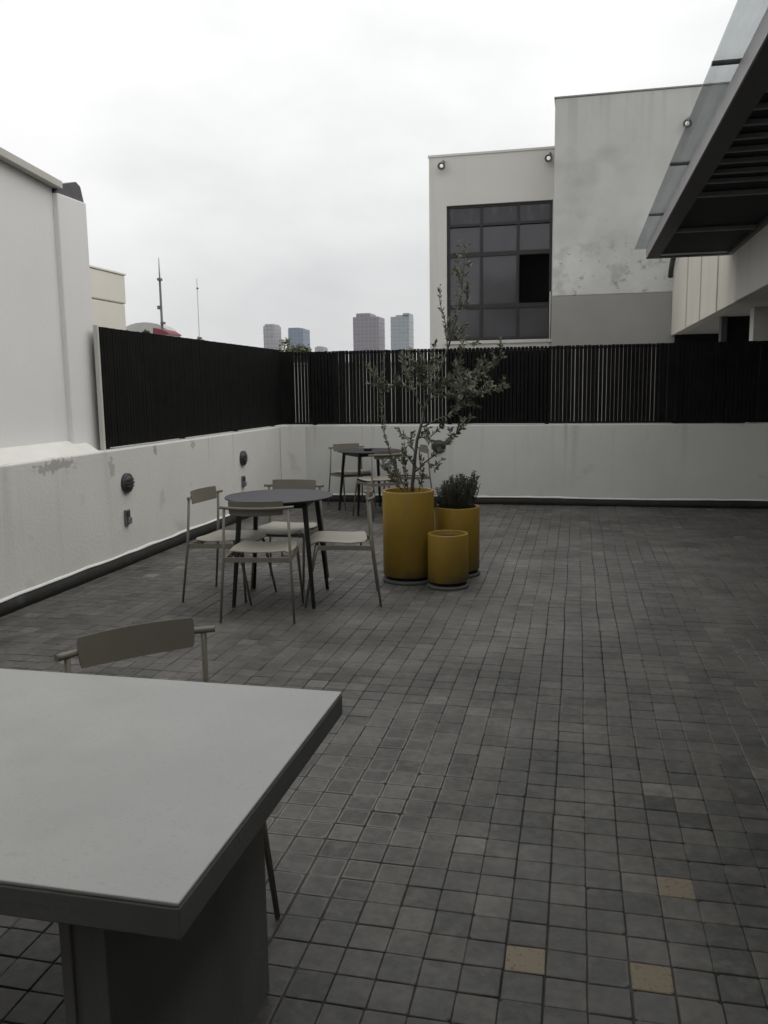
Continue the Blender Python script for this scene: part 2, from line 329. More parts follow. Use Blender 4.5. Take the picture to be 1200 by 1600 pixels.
# ================================================================== terrace floor
PX, PY, X0, Y0 = 0.106, 0.106, -0.160, 2.012
XW, YW, XE, YS = -3.80, 10.80, 3.00, -3.2
def paver_mat():
    m = bpy.data.materials.new('stone_pavers'); m.use_nodes = True
    N = m.node_tree.nodes; L = m.node_tree.links; p = N['Principled BSDF']
    tc = N.new('ShaderNodeTexCoord')
    at = N.new('ShaderNodeAttribute'); at.attribute_name = 'tint'
    ye = N.new('ShaderNodeAttribute'); ye.attribute_name = 'sandy'
    ed = N.new('ShaderNodeAttribute'); ed.attribute_name = 'rim'
    rp = N.new('ShaderNodeValToRGB'); cr = rp.color_ramp
    cr.elements[0].position = 0.0; cr.elements[0].color = (0.045, 0.044, 0.041, 1)
    cr.elements[1].position = 1.0; cr.elements[1].color = (0.153, 0.147, 0.134, 1)
    e = cr.elements.new(0.42); e.color = (0.072, 0.070, 0.064, 1)
    e = cr.elements.new(0.80); e.color = (0.100, 0.0955, 0.086, 1)
    L.new(at.outputs['Fac'], rp.inputs[0])
    # brownish drift from paver to paver
    n0 = N.new('ShaderNodeTexNoise'); n0.inputs['Scale'].default_value = 26; n0.inputs['Detail'].default_value = 7; n0.inputs['Roughness'].default_value = 0.65
    L.new(tc.outputs['Object'], n0.inputs[0])
    r0 = N.new('ShaderNodeMapRange'); r0.inputs[1].default_value = 0.3; r0.inputs[2].default_value = 0.72
    r0.inputs[3].default_value = 0.70; r0.inputs[4].default_value = 1.35
    L.new(n0.outputs[0], r0.inputs[0])
    mu = N.new('ShaderNodeMixRGB'); mu.blend_type = 'MULTIPLY'; mu.inputs[0].default_value = 1
    L.new(rp.outputs[0], mu.inputs[1]); L.new(r0.outputs[0], mu.inputs[2])
    # pale worn / dusty patches
    n1 = N.new('ShaderNodeTexNoise'); n1.inputs['Scale'].default_value = 0.75; n1.inputs['Detail'].default_value = 8; n1.inputs['Roughness'].default_value = 0.62
    L.new(tc.outputs['Object'], n1.inputs[0])
    r1 = N.new('ShaderNodeMapRange'); r1.inputs[1].default_value = 0.48; r1.inputs[2].default_value = 0.74; r1.inputs[4].default_value = 0.75
    L.new(n1.outputs[0], r1.inputs[0])
    m1 = N.new('ShaderNodeMixRGB'); m1.inputs[2].default_value = (0.145, 0.141, 0.133, 1)
    L.new(mu.outputs[0], m1.inputs[1]); L.new(r1.outputs[0], m1.inputs[0])
    # broad dusty area worn pale by foot traffic
    bf = blob_fac((0.35, 6.6, 0), (1.6, 2.1, 1), 1.6, 0.6, 1.3, 1.5, 0.1)(N, L, tc)
    mb_ = N.new('ShaderNodeMixRGB'); mb_.inputs[2].default_value = (0.20, 0.195, 0.183, 1)
    nb = N.new('ShaderNodeMath'); nb.operation = 'MULTIPLY'; L.new(bf, nb.inputs[0]); L.new(r0.outputs[0], nb.inputs[1])
    L.new(m1.outputs[0], mb_.inputs[1]); L.new(nb.outputs[0], mb_.inputs[0]); m1 = mb_
    # lime bloom in soft spots inside single pavers
    n5 = N.new('ShaderNodeTexNoise'); n5.inputs['Scale'].default_value = 17; n5.inputs['Detail'].default_value = 5; n5.inputs['Roughness'].default_value = 0.6
    L.new(tc.outputs['Object'], n5.inputs[0])
    r5 = N.new('ShaderNodeMapRange'); r5.inputs[1].default_value = 0.50; r5.inputs[2].default_value = 0.72; r5.inputs[4].default_value = 0.65
    L.new(n5.outputs[0], r5.inputs[0])
    m5 = N.new('ShaderNodeMixRGB'); m5.inputs[2].default_value = (0.125, 0.12, 0.108, 1)
    L.new(m1.outputs[0], m5.inputs[1]); L.new(r5.outputs[0], m5.inputs[0]); m1 = m5
    # grime and wear in patches half a metre across
    n8 = N.new('ShaderNodeTexNoise'); n8.inputs['Scale'].default_value = 2.6; n8.inputs['Detail'].default_value = 8; n8.inputs['Roughness'].default_value = 0.68
    L.new(tc.outputs['Object'], n8.inputs[0])
    r8 = N.new('ShaderNodeMapRange'); r8.inputs[1].default_value = 0.30; r8.inputs[2].default_value = 0.70; r8.inputs[3].default_value = 0.62; r8.inputs[4].default_value = 1.42
    L.new(n8.outputs[0], r8.inputs[0])
    m8 = N.new('ShaderNodeMixRGB'); m8.blend_type = 'MULTIPLY'; m8.inputs[0].default_value = 1
    L.new(m1.outputs[0], m8.inputs[1]); L.new(r8.outputs[0], m8.inputs[2]); m1 = m8
    # small efflorescence blooms
    n2 = N.new('ShaderNodeTexNoise'); n2.inputs['Scale'].default_value = 9; n2.inputs['Detail'].default_value = 9; n2.inputs['Roughness'].default_value = 0.7
    L.new(tc.outputs['Object'], n2.inputs[0])
    r2 = N.new('ShaderNodeMapRange'); r2.inputs[1].default_value = 0.62; r2.inputs[2].default_value = 0.76; r2.inputs[4].default_value = 0.6
    L.new(n2.outputs[0], r2.inputs[0])
    m2 = N.new('ShaderNodeMixRGB'); m2.inputs[2].default_value = (0.19, 0.183, 0.17, 1)
    L.new(m1.outputs[0], m2.inputs[1]); L.new(r2.outputs[0], m2.inputs[0])
    # lime on the rims of some pavers
    n3 = N.new('ShaderNodeTexNoise'); n3.inputs['Scale'].default_value = 1.1; n3.inputs['Detail'].default_value = 4
    mp3 = N.new('ShaderNodeMapping'); mp3.inputs['Location'].default_value = (4.1, 1.3, 0)
    L.new(tc.outputs['Object'], mp3.inputs[0]); L.new(mp3.outputs[0], n3.inputs[0])
    r3 = N.new('ShaderNodeMapRange'); r3.inputs[1].default_value = 0.54; r3.inputs[2].default_value = 0.70; r3.inputs[4].default_value = 0.40
    L.new(n3.outputs[0], r3.inputs[0])
    rb_ = blob_fac((-0.72, 2.95, 0), (0.42, 0.75, 1), 3.5, 0.60, 1.3, 1.2, 0.4)(N, L, tc)
    ra = N.new('ShaderNodeMath'); ra.operation = 'MAXIMUM'; L.new(r3.outputs[0], ra.inputs[0]); L.new(rb_, ra.inputs[1]); r3 = ra
    mm = N.new('ShaderNodeMath'); mm.operation = 'MULTIPLY'; L.new(r3.outputs[0], mm.inputs[0]); L.new(ed.outputs['Fac'], mm.inputs[1])
    m3 = N.new('ShaderNodeMixRGB'); m3.inputs[2].default_value = (0.20, 0.193, 0.18, 1)
    L.new(m2.outputs[0], m3.inputs[1]); m7 = N.new('ShaderNodeMath'); m7.operation = 'MULTIPLY'; L.new(mm.outputs[0], m7.inputs[0]); L.new(r0.outputs[0], m7.inputs[1]); L.new(m7.outputs[0], m3.inputs[0])
    # sandy pavers with dark pits
    n4 = N.new('ShaderNodeTexNoise'); n4.inputs['Scale'].default_value = 70; n4.inputs['Detail'].default_value = 3
    L.new(tc.outputs['Object'], n4.inputs[0])
    r4 = N.new('ShaderNodeValToRGB'); r4.color_ramp.elements[0].position = 0.30; r4.color_ramp.elements[0].color = (0.10, 0.07, 0.045, 1)
    r4.color_ramp.elements[1].position = 0.42; r4.color_ramp.elements[1].color = (0.205, 0.17, 0.112, 1)
    L.new(n4.outputs[0], r4.inputs[0])
    m4 = N.new('ShaderNodeMixRGB'); L.new(ye.outputs['Fac'], m4.inputs[0]); L.new(m3.outputs[0], m4.inputs[1]); L.new(r4.outputs[0], m4.inputs[2])
    L.new(m4.outputs[0], p.inputs['Base Color'])
    p.inputs['Roughness'].default_value = 0.55; p.inputs['Specular IOR Level'].default_value = 0.42
    bp = N.new('ShaderNodeBump'); bp.inputs['Strength'].default_value = 0.45; bp.inputs['Distance'].default_value = 0.004
    L.new(n0.outputs[0], bp.inputs['Height']); L.new(bp.outputs[0], p.inputs['Normal'])
    return m

def build_floor():
    rnd = random.Random(11)
    verts = []; faces = []; tint = []; sandy = []; rim = []
    i0 = int(math.floor((XW-X0)/PX)); i1 = int(math.ceil((XE-X0)/PX))
    j0 = int(math.floor((YS-Y0)/PY)); j1 = int(math.ceil((YW-Y0)/PY))
    colj = {i: 0.0022*mnoise.noise(Vector((i*0.6, 0.3, 0))) for i in range(i0-1, i1+2)}
    special = {(0, 0): 1.0, (3, 0): 1.0, (4, 4): 0.85}
    for i in range(i0, i1):
        for j in range(j0, j1):
            jx = 0.010*mnoise.noise(Vector((i*0.13, j*0.13, 5.0))) + colj[i]
            jy = 0.010*mnoise.noise(Vector((i*0.13, j*0.13, 9.0)))+0.0015*mnoise.noise(Vector((i*0.9, j*0.9, 3.0)))
            gx = 0.0007 + rnd.random()**2*0.0016; gy = 0.0007 + rnd.random()**2*0.0016
            x0 = X0+i*PX+gx+jx+rnd.uniform(-.0005, .0005); x1 = X0+(i+1)*PX-gx+jx+rnd.uniform(-.001, .001)
            y0 = Y0+j*PY+gy+jy+rnd.uniform(-.0005, .0005); y1 = Y0+(j+1)*PY-gy+jy+rnd.uniform(-.001, .001)
            zc = rnd.gauss(0, 0.0006); tx = rnd.gauss(0, 0.007); ty = rnd.gauss(0, 0.007)
            cx, cy = (x0+x1)/2, (y0+y1)/2
            ca = 0.010+rnd.random()*0.004; cb = 0.007
            base = len(verts)
            rot = rnd.gauss(0, 0.006); crn = [rnd.uniform(0.6, 1.0)+(1.4 if rnd.random() < 0.07 else 0) for _ in range(4)]
            def ring(ins, c, z):
                a, b, cc, dd = x0+ins, x1-ins, y0+ins, y1-ins
                c0, c1, c2, c3 = (c*q for q in crn)
                for (x, y) in ((a+c0, cc), (b-c1, cc), (b, cc+c1), (b, dd-c2), (b-c2, dd), (a+c3, dd), (a, dd-c3), (a, cc+c0)):
                    x, y = x-rot*(y-cy), y+rot*(x-cx)
                    verts.append((x, y, z + (zc+tx*(x-cx)+ty*(y-cy))))
            ring(0.0, 0.005, -0.012); ring(0.0, 0.005, -0.0022); ring(0.0022, 0.006, 0.0); ring(0.0075, 0.007, 0.0002)
            big = mnoise.noise(Vector((cx*0.5, cy*0.5, 2.0)))*0.16
            t = min(1, max(0, 0.42 + big + rnd.gauss(0, 0.19)))
            if rnd.random() < 0.05: t = min(1, t+0.35)
            if rnd.random() < 0.05: t = max(0, t-0.3)
            sy = special.get((i, j), 0.0)
            if not sy and rnd.random() < 0.012: sy = 0.08+0.10*rnd.random()
            for r in range(3):
                for k in range(8):
                    faces.append((base+r*8+k, base+r*8+(k+1) % 8, base+(r+1)*8+(k+1) % 8, base+(r+1)*8+k))
                    tint.append(t); sandy.append(sy if r > 0 else 0); rim.append(1.0 if r == 2 else 0.7)
            faces.append(tuple(base+24+k for k in range(8))); tint.append(t); sandy.append(sy); rim.append(0.0)
    me = bpy.data.meshes.new('terrace_floor'); me.from_pydata(verts, [], faces); me.update()
    for nm, data in (('tint', tint), ('sandy', sandy), ('rim', rim)):
        a = me.attributes.new(nm, 'FLOAT', 'FACE'); a.data.foreach_set('value', data)
    me.materials.append(paver_mat())
    o = bpy.data.objects.new('terrace_floor', me); COL.objects.link(o); tag(o, kind='structure')
build_floor()
grout = mat('joint_sand', (0.027, 0.0265, 0.025), 0.95, 0.4, 30)
mixin(grout, (0.10, 0.096, 0.09), noise_fac(1.1, 0.48, 0.66, (1, 1, 1), 0.8, (4.1, 1.3, 0), 4))
tag(MB().box(-4.0, 6.0, YS, 11.0, -0.40, -0.0034).build('terrace_slab', grout), kind='structure')
city = MB().quad((-4000, -4000, -9), (4000, -4000, -9), (4000, 4000, -9), (-4000, 4000, -9)).build('ground', M['city'])
tag(city, kind='structure')

# ================================================================== parapet walls
def skirting_profile(bx, by, nx, ny, length, ux, uy, seed, h0=0.098):
    """wobbly skirting band and fillet that run along (ux,uy) from (bx,by), facing (nx,ny)"""
    sk, fi = MB(), MB(); n = int(length/0.08); prev = None
    for k in range(n+1):
        s = length*k/n
        h = h0 + 0.012*mnoise.noise(Vector((s*0.7, seed, 0))) + 0.005*mnoise.noise(Vector((s*4, seed, 3)))
        q = 0.026 + 0.008*mnoise.noise(Vector((s*0.8, seed, 7)))
        f = 0.010 + 0.006*mnoise.noise(Vector((s*5, seed, 11)))
        x, y = bx+ux*s, by+uy*s
        def P(off, z): return (x+nx*off, y+ny*off, z)
        row = [P(-0.03, -0.006), P(q, -0.006), P(q-0.006, h*0.5), P(0.012, h), P(-0.03, h+0.001)]
        row2 = [P(-0.03, h+0.002), P(0.016, h+0.003), P(0.011, h+f), P(0.0, h+2.2*f), P(-0.03, h+2.2*f)]
        rows = [[sk.bm.verts.new(c) for c in row], [fi.bm.verts.new(c) for c in row2]]
        if prev:
            for mb, a, b in ((sk, prev[0], rows[0]), (fi, prev[1], rows[1])):
                for i in range(5):
                    fc = mb.bm.faces.new((a[i], a[(i+1) % 5], b[(i+1) % 5], b[i])); fc.smooth = True
        else:
            sk.bm.faces.new(rows[0][0]) if False else None
        prev = rows
    return sk, fi

def wall_grid(pts, z0, z1, mb, th, side):
    """a slightly uneven rendered wall face along a polyline, with thickness"""
    pass

wl = thing('parapet_wall', 'low white rendered parapet on the left with peeling paint and two round lamps', 'wall', (-3.9, 4, 0))
Minv = Matrix.Translation((3.9, -4, 0))
def part(mb, name, m, root):
    o = mb.build(name, m, None); o.parent = root; o.matrix_parent_inverse = Matrix.Translation(root.location).inverted(); return o
mb = MB(); mb.box(-4.0, -3.8, YS, 11.0, -0.4, 1.012, 0.012); part(mb, 'wall', M['parapet'], wl)
mb = MB()      # sloped cement fillet on the coping, against the white house
mb.prism([(-4.03, 1.0125), (-3.84, 1.0125), (-4.03, 1.13)], YS, 6.28, 'y'); part(mb, 'coping_fillet', M['fillet'], wl)
a, b = skirting_profile(-3.8, YS, 1, 0, 10.56-YS, 0, 1, 1.7)
part(a, 'skirting', M['skirting'], wl); part(b, 'base_fillet', M['fillet'], wl)

wb = thing('parapet_wall', 'low white rendered parapet across the far end with faint rain streaks', 'wall', (-0.5, 10.9, 0))
mb = MB(); mb.box(-3.797, 4.9, 10.8, 11.003, -0.4, 1.016, 0.012); mb.prism([(-3.795, 10.53), (-3.53, 10.795), (-3.795, 10.795)], -0.006, 1.010)
part(mb, 'wall', M['parapet'], wb)
a, b = skirting_profile(-3.80, 10.53, 0.7071, -0.7071, 0.38, 0.7071, 0.7071, 2.2, 0.13)
a2, b2 = skirting_profile(-3.54, 10.8, 0, -1, 8.0, 1, 0, 4.4, 0.088)
for x, y in ((a, a2), (b, b2)):
    me = bpy.data.meshes.new('t'); y.bm.to_mesh(me); x.bm.from_mesh(me); bpy.data.meshes.remove(me)
part(a, 'skirting', M['skirting'], wb); part(b, 'base_fillet', M['fillet'], wb)

# ================================================================== slat fences
def fence(name, label, loc, build):
    r = thing(name, label, 'fence', loc); build(r); return r
def back_fence(r):
    sl = MB(); x = -3.50
    rnd = random.Random(3)
    while x < 4.6:
        t = min(0.0468, (0.0422 if x > -0.4 else 0.0365) + rnd.gauss(0, .0022))
        sl.box(x, x+t, 10.86+rnd.uniform(-.001, .001), 10.897, 1.03, 1.985+rnd.uniform(-.003, .003)); x += 0.0475
    sl.box(-3.92, -3.692, 10.855, 10.878, 1.03, 1.99)
    for x in (-3.680, -3.633, -3.588, -3.543): sl.box(x, x+0.035, 10.86, 10.876, 1.03, 1.985)
    part(sl, 'slat_panel', M['black_metal'], r)
    for z in (1.028, 1.945): part(MB().box(-3.80, 4.6, 10.899, 10.925, z, z+0.022), 'rail', M['black_metal'], r)
    for x in (-3.47, -1.64, -0.40, 1.15, 2.62, 4.1): part(MB().box(x, x+0.05, 10.927, 10.977, 1.016, 1.95), 'post', M['black_metal'], r)
    for x0, x1, z1 in ((-3.50, -3.14, 1.96), (-1.62, -0.37, 1.945), (1.19, 2.10, 1.96)):
        part(MB().box(x0, x1, 10.980, 10.992, 1.03, z1), 'backing_panel', M['black_panel'], r)
fence('slat_fence', 'black vertical slat screen across the far parapet behind the planters', (-0.5, 10.9, 1.016), back_fence)
def left_fence(r):
    sl = MB(); y = 6.436; rnd = random.Random(5)
    while y < 10.80:
        sl.box(-3.90, -3.863+rnd.uniform(-.001, .001), y, y+0.0432, 1.03, 2.03-0.004*(y-6.5)+rnd.uniform(-.002, .002)); y += 0.0475
    part(sl, 'slat_panel', M['black_metal'], r)
    for z in (1.12, 1.82): part(MB().box(-3.93, -3.902, 6.5, 10.74, z, z+0.03), 'rail', M['black_metal'], r)
    for y in (6.55, 8.0, 9.4, 10.66): part(MB().box(-3.98, -3.932, y, y+0.05, 1.012, 1.97), 'post', M['black_metal'], r)
fence('slat_fence', 'black slat screen standing on the left parapet, seen edge on as solid black', (-3.9, 8.6, 1.012), left_fence)
tag(MB().box(-3.905, -3.868, 6.400, 6.430, 1.0125, 2.045, 0.004).build('fence_post', M['trim']), 'slim white upright at the near end of the left black screen', 'post')

# ================================================================== lamps and outlets on the parapets
def wall_lamp(label, loc, rz):
    r = thing('wall_lamp', label, 'wall lamp', loc, rz, 'round bulkhead lamps on the parapets')
    R = Matrix.Rotation(radians(90), 4, 'X')     # axis out of the wall = local -Y
    MB().lathe([(0, 0), (0.086, 0), (0.086, 0.022), (0.080, 0.030), (0.066, 0.032)], 36).build('housing', M['lamp'], r, M=R)
    MB().lathe([(0.0655, 0.024), (0.063, 0.036), (0.045, 0.044), (0.02, 0.047), (0, 0.0475)], 36).build('lens', M['lamp'], r, M=R)
    mb = MB()
    for k in (-1, 0, 1): mb.box(-0.066+abs(k)*0.012, 0.066-abs(k)*0.012, -0.050, -0.030, k*0.030-0.004, k*0.030+0.004, 0.001)
    mb.build('guard', M['lamp'], r)
    return r
wall_lamp('dark round bulkhead lamp on the left parapet, nearer one, below the end of the screen', (-3.8, 6.60, 0.715), radians(90))
wall_lamp('dark round bulkhead lamp on the left parapet beside the far corner, behind the slate table', (-3.8, 9.23, 0.710), radians(90))
wall_lamp('dark round bulkhead lamp on the far parapet, half hidden by olive twigs', (-1.735, 10.8, 0.740), 0)
def outlet(label, loc):
    r = thing('outlet_box', label, 'outlet', loc, radians(90), 'outdoor outlet boxes under the lamps')
    MB().box(-0.038, 0.038, -0.022, 0, -0.066, 0.066, 0.006).build('box', M['socket'], r)
    MB().box(-0.034, 0.016, -0.034, -0.0225, 0.006, 0.058, 0.005).build('cover', M['lamp'], r)
    MB().box(-0.024, 0.032, -0.040, -0.0225, -0.056, -0.004, 0.006).build('cover', M['socket'], r)
outlet('small grey outlet box on the left parapet under the nearer round lamp', (-3.8, 6.57, 0.42))
outlet('small grey outlet box on the left parapet just above the slate table edge', (-3.8, 9.21, 0.44))

# ================================================================== white house on the left
wh = thing('white_house', 'tall plain white house wall rising behind the left parapet', 'house', (-6, 3, -9))
def zr(y): return 3.065 - 0.096*(y-6.1)
mb = MB(); mb.prism([(YS-2, -9), (6.10, -9), (6.10, zr(6.1)), (YS-2, zr(YS-2))], -9.0, -4.0, 'x'); part(mb, 'wall', M['white_wall'], wh)
mb = MB(); mb.box(-9.0, -3.955, 6.10, 6.50, -9, 3.03, 0.01); part(mb, 'pilaster', M['white_wall'], wh)
mb = MB(); mb.prism([(YS-2, zr(YS-2)+0.003), (6.14, zr(6.14)+0.003), (6.14, zr(6.14)+0.055), (YS-2, zr(YS-2)+0.055)], -9.1, -3.93, 'x'); part(mb, 'roof_trim', M['trim'], wh)
mb = MB(); mb.prism([(6.10, 3.034), (6.50, 3.034), (6.46, 3.15), (6.40, 3.175), (6.16, 3.10)], -4.9, -3.975, 'x'); part(mb, 'flashing', M['flash'], wh)

bh = thing('beige_building', 'flat topped beige building peeping out beyond the white house', 'building', (-9, 11, -9))
mb = MB(); mb.box(-13, -7.0, 7.5, 12.45, -9, 2.86, 0.02); part(mb, 'lower_wall', M['beige_wall'], bh)
mb = MB(); mb.box(-13.01, -6.985, 7.49, 12.46, 2.864, 3.30, 0.02); part(mb, 'roof_parapet', M['beige_wall'], bh)
mb = MB(); mb.box(-13.02, -6.97, 7.48, 12.475, 3.301, 3.33, 0.005); part(mb, 'coping', M['beige_wall'], bh)

# ================================================================== house with the big window
hb = thing('window_house', 'cream house block with one large dark gridded window above the screen', 'house', (-1.7, 21, -9))
YF = 18.6
wx0, wx1, wz0, wz1 = -2.80, -0.575, 2.48, 5.31
bx0, bx1, bz1 = -3.175, 0.4, 6.31
mb = MB()
mb.box(bx0, wx0, YF, YF+5, -9, bz1); mb.box(wx0, wx1, YF, YF+5, -9, wz0)
mb.box(wx0, wx1, YF, YF+5, wz1, bz1); mb.box(wx1, bx1, YF, YF+5, -9, bz1)
bmesh.ops.remove_doubles(mb.bm, verts=mb.bm.verts[:], dist=1e-5)
o = part(mb, 'wall', M['cream'], hb)
mb = MB(); mb.box(bx0-0.02, bx1, YF-0.02, YF+5.02, bz1+0.001, bz1+0.05, 0.006); part(mb, 'coping', M['cream'], hb)
mb = MB(); mb.box(wx0-0.05, wx1+0.02, YF-0.06, YF+0.10, wz0-0.07, wz0-0.004, 0.006); part(mb, 'sill', M['trim'], hb)
zs = [2.48, 3.20, 4.29, 4.90, 5.31]; xs = [-2.80, -2.065, -1.29, -0.575]
win = MB()
for x in (xs[0]+0.03, xs[1], xs[2], xs[3]-0.03): win.box(x-0.03, x+0.03, YF+0.06, YF+0.13, zs[0], zs[-1])
for z in (zs[0]+0.04, zs[1], zs[2], zs[3], zs[4]-0.02):
    hgt = 0.045 if z in (zs[1], zs[2]) else 0.028
    win.box(xs[0], xs[3], YF+0.055, YF+0.135, z-hgt, z+hgt)
wf = part(win, 'window', M['frame'], hb)
def sub(mb, name, m, par):
    return mb.build(name, m, par)
rnd = random.Random(2)
for i in range(3):
    for j in range(3):
        if (i, j) == (2, 1): continue
        tl = rnd.uniform(-0.006, 0.006); tz = rnd.uniform(-0.006, 0.006)
        mb = MB(); mb.box(xs[i]+0.031, xs[i+1]-0.031, -0.005, 0.005, zs[j]+0.05, zs[j+1]-0.047)
        cx, cz = (xs[i]+xs[i+1])/2, (zs[j]+zs[j+1])/2
        mb.bm.transform(Matrix.Translation((cx, YF+0.095, cz)) @ Matrix.Rotation(tl, 4, 'Z') @ Matrix.Rotation(tz, 4, 'X') @ Matrix.Translation((-cx, 0, -cz)))
        sub(mb, 'pane', M['pane'], wf)
mb = MB(); mb.box(xs[0]+0.06, xs[3]-0.06, YF+0.085, YF+0.100, zs[3]+0.03, zs[4]-0.05); sub(mb, 'spandrel', M['spandrel'], wf)
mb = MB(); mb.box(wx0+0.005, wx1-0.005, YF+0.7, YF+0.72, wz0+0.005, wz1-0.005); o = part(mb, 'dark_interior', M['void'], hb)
mb = MB(); mb.tube([(-0.60, YF-0.03, 2.35), (-0.60, YF-0.03, 3.45)], 0.014, 8); part(mb, 'drain_pipe', M['trim'], hb)

tb = thing('plaster_building', 'taller blotchy plaster block with a grey painted band, right of the window house', 'building', (2, 20, -9))
YT = 17.6
mb = MB(); mb.box(-0.528, 6.5, YT, YT+7, 3.253, 6.97, 0.02); part(mb, 'wall', M['bare'], tb)
mb = MB(); mb.box(-0.526, 6.5, YT+0.004, YT+7, -9, 3.251, 0.005); part(mb, 'painted_band', M['greyband'], tb)
mb = MB(); mb.box(-0.545, 6.5, YT-0.015, YT+7.02, 6.972, 7.0, 0.004); part(mb, 'coping', M['greyband'], tb)

def flood(label, loc):
    r = thing('floodlight', label, 'floodlight', loc, 0, 'small floodlights high on the house fronts')
    MB().tube([(0.02, 0, 0.10), (0.02, -0.10, 0.10), (0.0, -0.16, 0.02)], 0.022, 8).build('bracket', M['lampcase'], r)
    A = Matrix.Translation((-0.01, -0.15, -0.01)) @ Matrix.Rotation(radians(-62), 4, 'X') @ Matrix.Scale(0.8, 4)
    MB().lathe([(0, 0.14), (0.05, 0.14), (0.075, 0.10), (0.095, 0.0), (0.100, -0.05), (0.090, -0.05), (0.078, 0.0), (0, 0.01)], 24).build('shade', M['lampcase'], r, M=A)
    MB().lathe([(0.050, -0.01), (0.046, -0.03), (0.025, -0.045), (0, -0.050)], 20).build('lamp_glass', M['bulb'], r, M=A)
flood('small floodlight at the left top corner of the cream window house', (-2.87, YF, 6.11))
flood('small floodlight at the right top of the cream house, against the plaster block', (-0.66, YF, 6.11))
flood('small floodlight on the blotchy plaster block just left of the canopy glass', (1.905, YT, 6.30))

# ================================================================== building on the right with the overhanging upper storey
rb = thing('concrete_building', 'pale building on the right with an overhanging panelled upper storey', 'building', (4, 8, -0.4))
mb = MB(); ys = [17.59, 15.24, 13.6, 12.0, 10.62]
for y1, y0 in zip(ys, ys[1:]):
    top = 3.74
    if y1 == ys[0]: mb.prism([(y0+0.010, 2.425), (y1, 2.425), (y1, top-0.25), (y1-0.9, top), (y0+0.010, top)], 1.752, 1.90, 'x')
    else: mb.box(1.752, 1.90, y0+0.010, y1-0.010, 2.425, top, 0.004)
part(mb, 'panelled_front', M['panelled'], rb)
mb = MB(); mb.box(1.775, 1.899, 10.60, 17.585, 2.43, 3.48); part(mb, 'panel_core', M['greyband'], rb)
for y in ys[1:4]: part(MB().box(1.737, 1.7515, y-0.02, y+0.02, 2.43, 3.735), 'joint_cover', M['joint'], rb)
mb = MB(); mb.box(1.735, 1.90, YS, 10.60, 2.42, 4.6, 0.01); part(mb, 'upper_front', M['smooth'], rb)
mb = MB(); mb.box(1.901, 6.0, YS, 17.58, 2.46, 4.55); part(mb, 'upper_storey', M['smooth'], rb)
mb = MB(); mb.box(1.80, 6.0, YS+0.01, 17.57, 2.428, 2.459); part(mb, 'soffit', M['smooth'], rb)
mb = MB(); mb.box(3.0, 3.2, YS, 0.5, -0.4, 2.427); mb.box(3.0, 3.2, 2.9, 4.2, -0.4, 2.427); mb.box(3.0, 3.2, 7.2, 10.795, -0.4, 2.427)
mb.box(3.0, 3.2, 0.5, 2.9, 2.2, 2.427); mb.box(3.0, 3.2, 4.2, 7.2, 2.2, 2.427); part(mb, 'ground_floor_wall', M['smooth'], rb)
for y0, y1 in ((0.5, 2.9), (4.2, 7.2)):
    mb = MB(); ym = (y0+y1)/2
    for y in (y0+0.03, ym, y1-0.03): mb.box(3.05, 3.11, y-0.03, y+0.03, 0.0, 2.198)
    mb.box(3.052, 3.108, y0+0.06, y1-0.06, 2.13, 2.197); mb.box(3.052, 3.108, y0+0.06, y1-0.06, 0.0, 0.07)
    f_ = part(mb, 'glass_door', M['frame'], rb)
    mb = MB(); mb.box(3.078, 3.086, y0+0.06, ym-0.031, 0.071, 2.129); mb.box(3.078, 3.086, ym+0.031, y1-0.06, 0.071, 2.129); sub(mb, 'pane', M['pane'], f_)
# unseen wing behind the viewer, added to keep sky light off the foreground
mb = MB(); mb.box(-4.6, 6.0, -3.6, -1.3, 2.55, 6.2); mb.box(-4.6, 6.0, -3.6, -3.2, -0.4, 2.55); part(mb, 'unseen_shade_wing', M['smooth'], rb)
part(MB().tube([(1.69, 17.45, 3.52), (1.69, 17.38, 3.64), (1.69, 17.15, 3.78), (1.69, 16.75, 3.88)], 0.05, 10), 'downpipe_elbow', M['steel'], rb)
# below the overhang, beyond the screen
mb = MB(); mb.box(2.12, 3.4, 11.5, 11.75, -0.4, 2.427); part(mb, 'pier', M['smooth'], rb)
mb = MB(); mb.box(1.955, 2.035, 12.9, 13.1, -0.4, 2.427); part(mb, 'column', M['steel'], rb)
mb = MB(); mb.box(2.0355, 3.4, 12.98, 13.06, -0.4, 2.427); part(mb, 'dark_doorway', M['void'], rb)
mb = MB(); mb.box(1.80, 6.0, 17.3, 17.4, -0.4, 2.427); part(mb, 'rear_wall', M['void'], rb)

# ================================================================== canopy
cn = thing('canopy', 'dark steel canopy with a projecting glass edge over the right side of the terrace', 'canopy', (1.25, 5, 3.0))
ZC = 3.0; CX0, CX1, CY0, CY1 = 0.775, 1.733, -2.6, 11.02
mb = MB(); mb.box(CX0+0.012, CX0+0.15, CY0, CY1, ZC, ZC+0.012); mb.box(CX0+0.012, CX1, CY1-0.09, CY1-0.002, ZC+0.0005, ZC+0.0125)
mb.box(CX1-0.05, CX1, CY0, CY1-0.092, ZC-0.012, ZC+0.03); part(mb, 'bottom_flange', M['steel'], cn)
mb = MB(); mb.box(CX0, CX0+0.010, CY0, CY1, ZC-0.001, ZC+0.115); mb.box(CX0+0.0105, CX1, CY1-0.0015, CY1+0.008, ZC-0.001, ZC+0.115); part(mb, 'fascia', M['fascia'], cn)
mb = MB(); mb.box(CX0+0.14, CX1-0.01, CY0, CY1-0.095, ZC+0.035, ZC+0.075); part(mb, 'ceiling_panel', M['soffit'], cn)
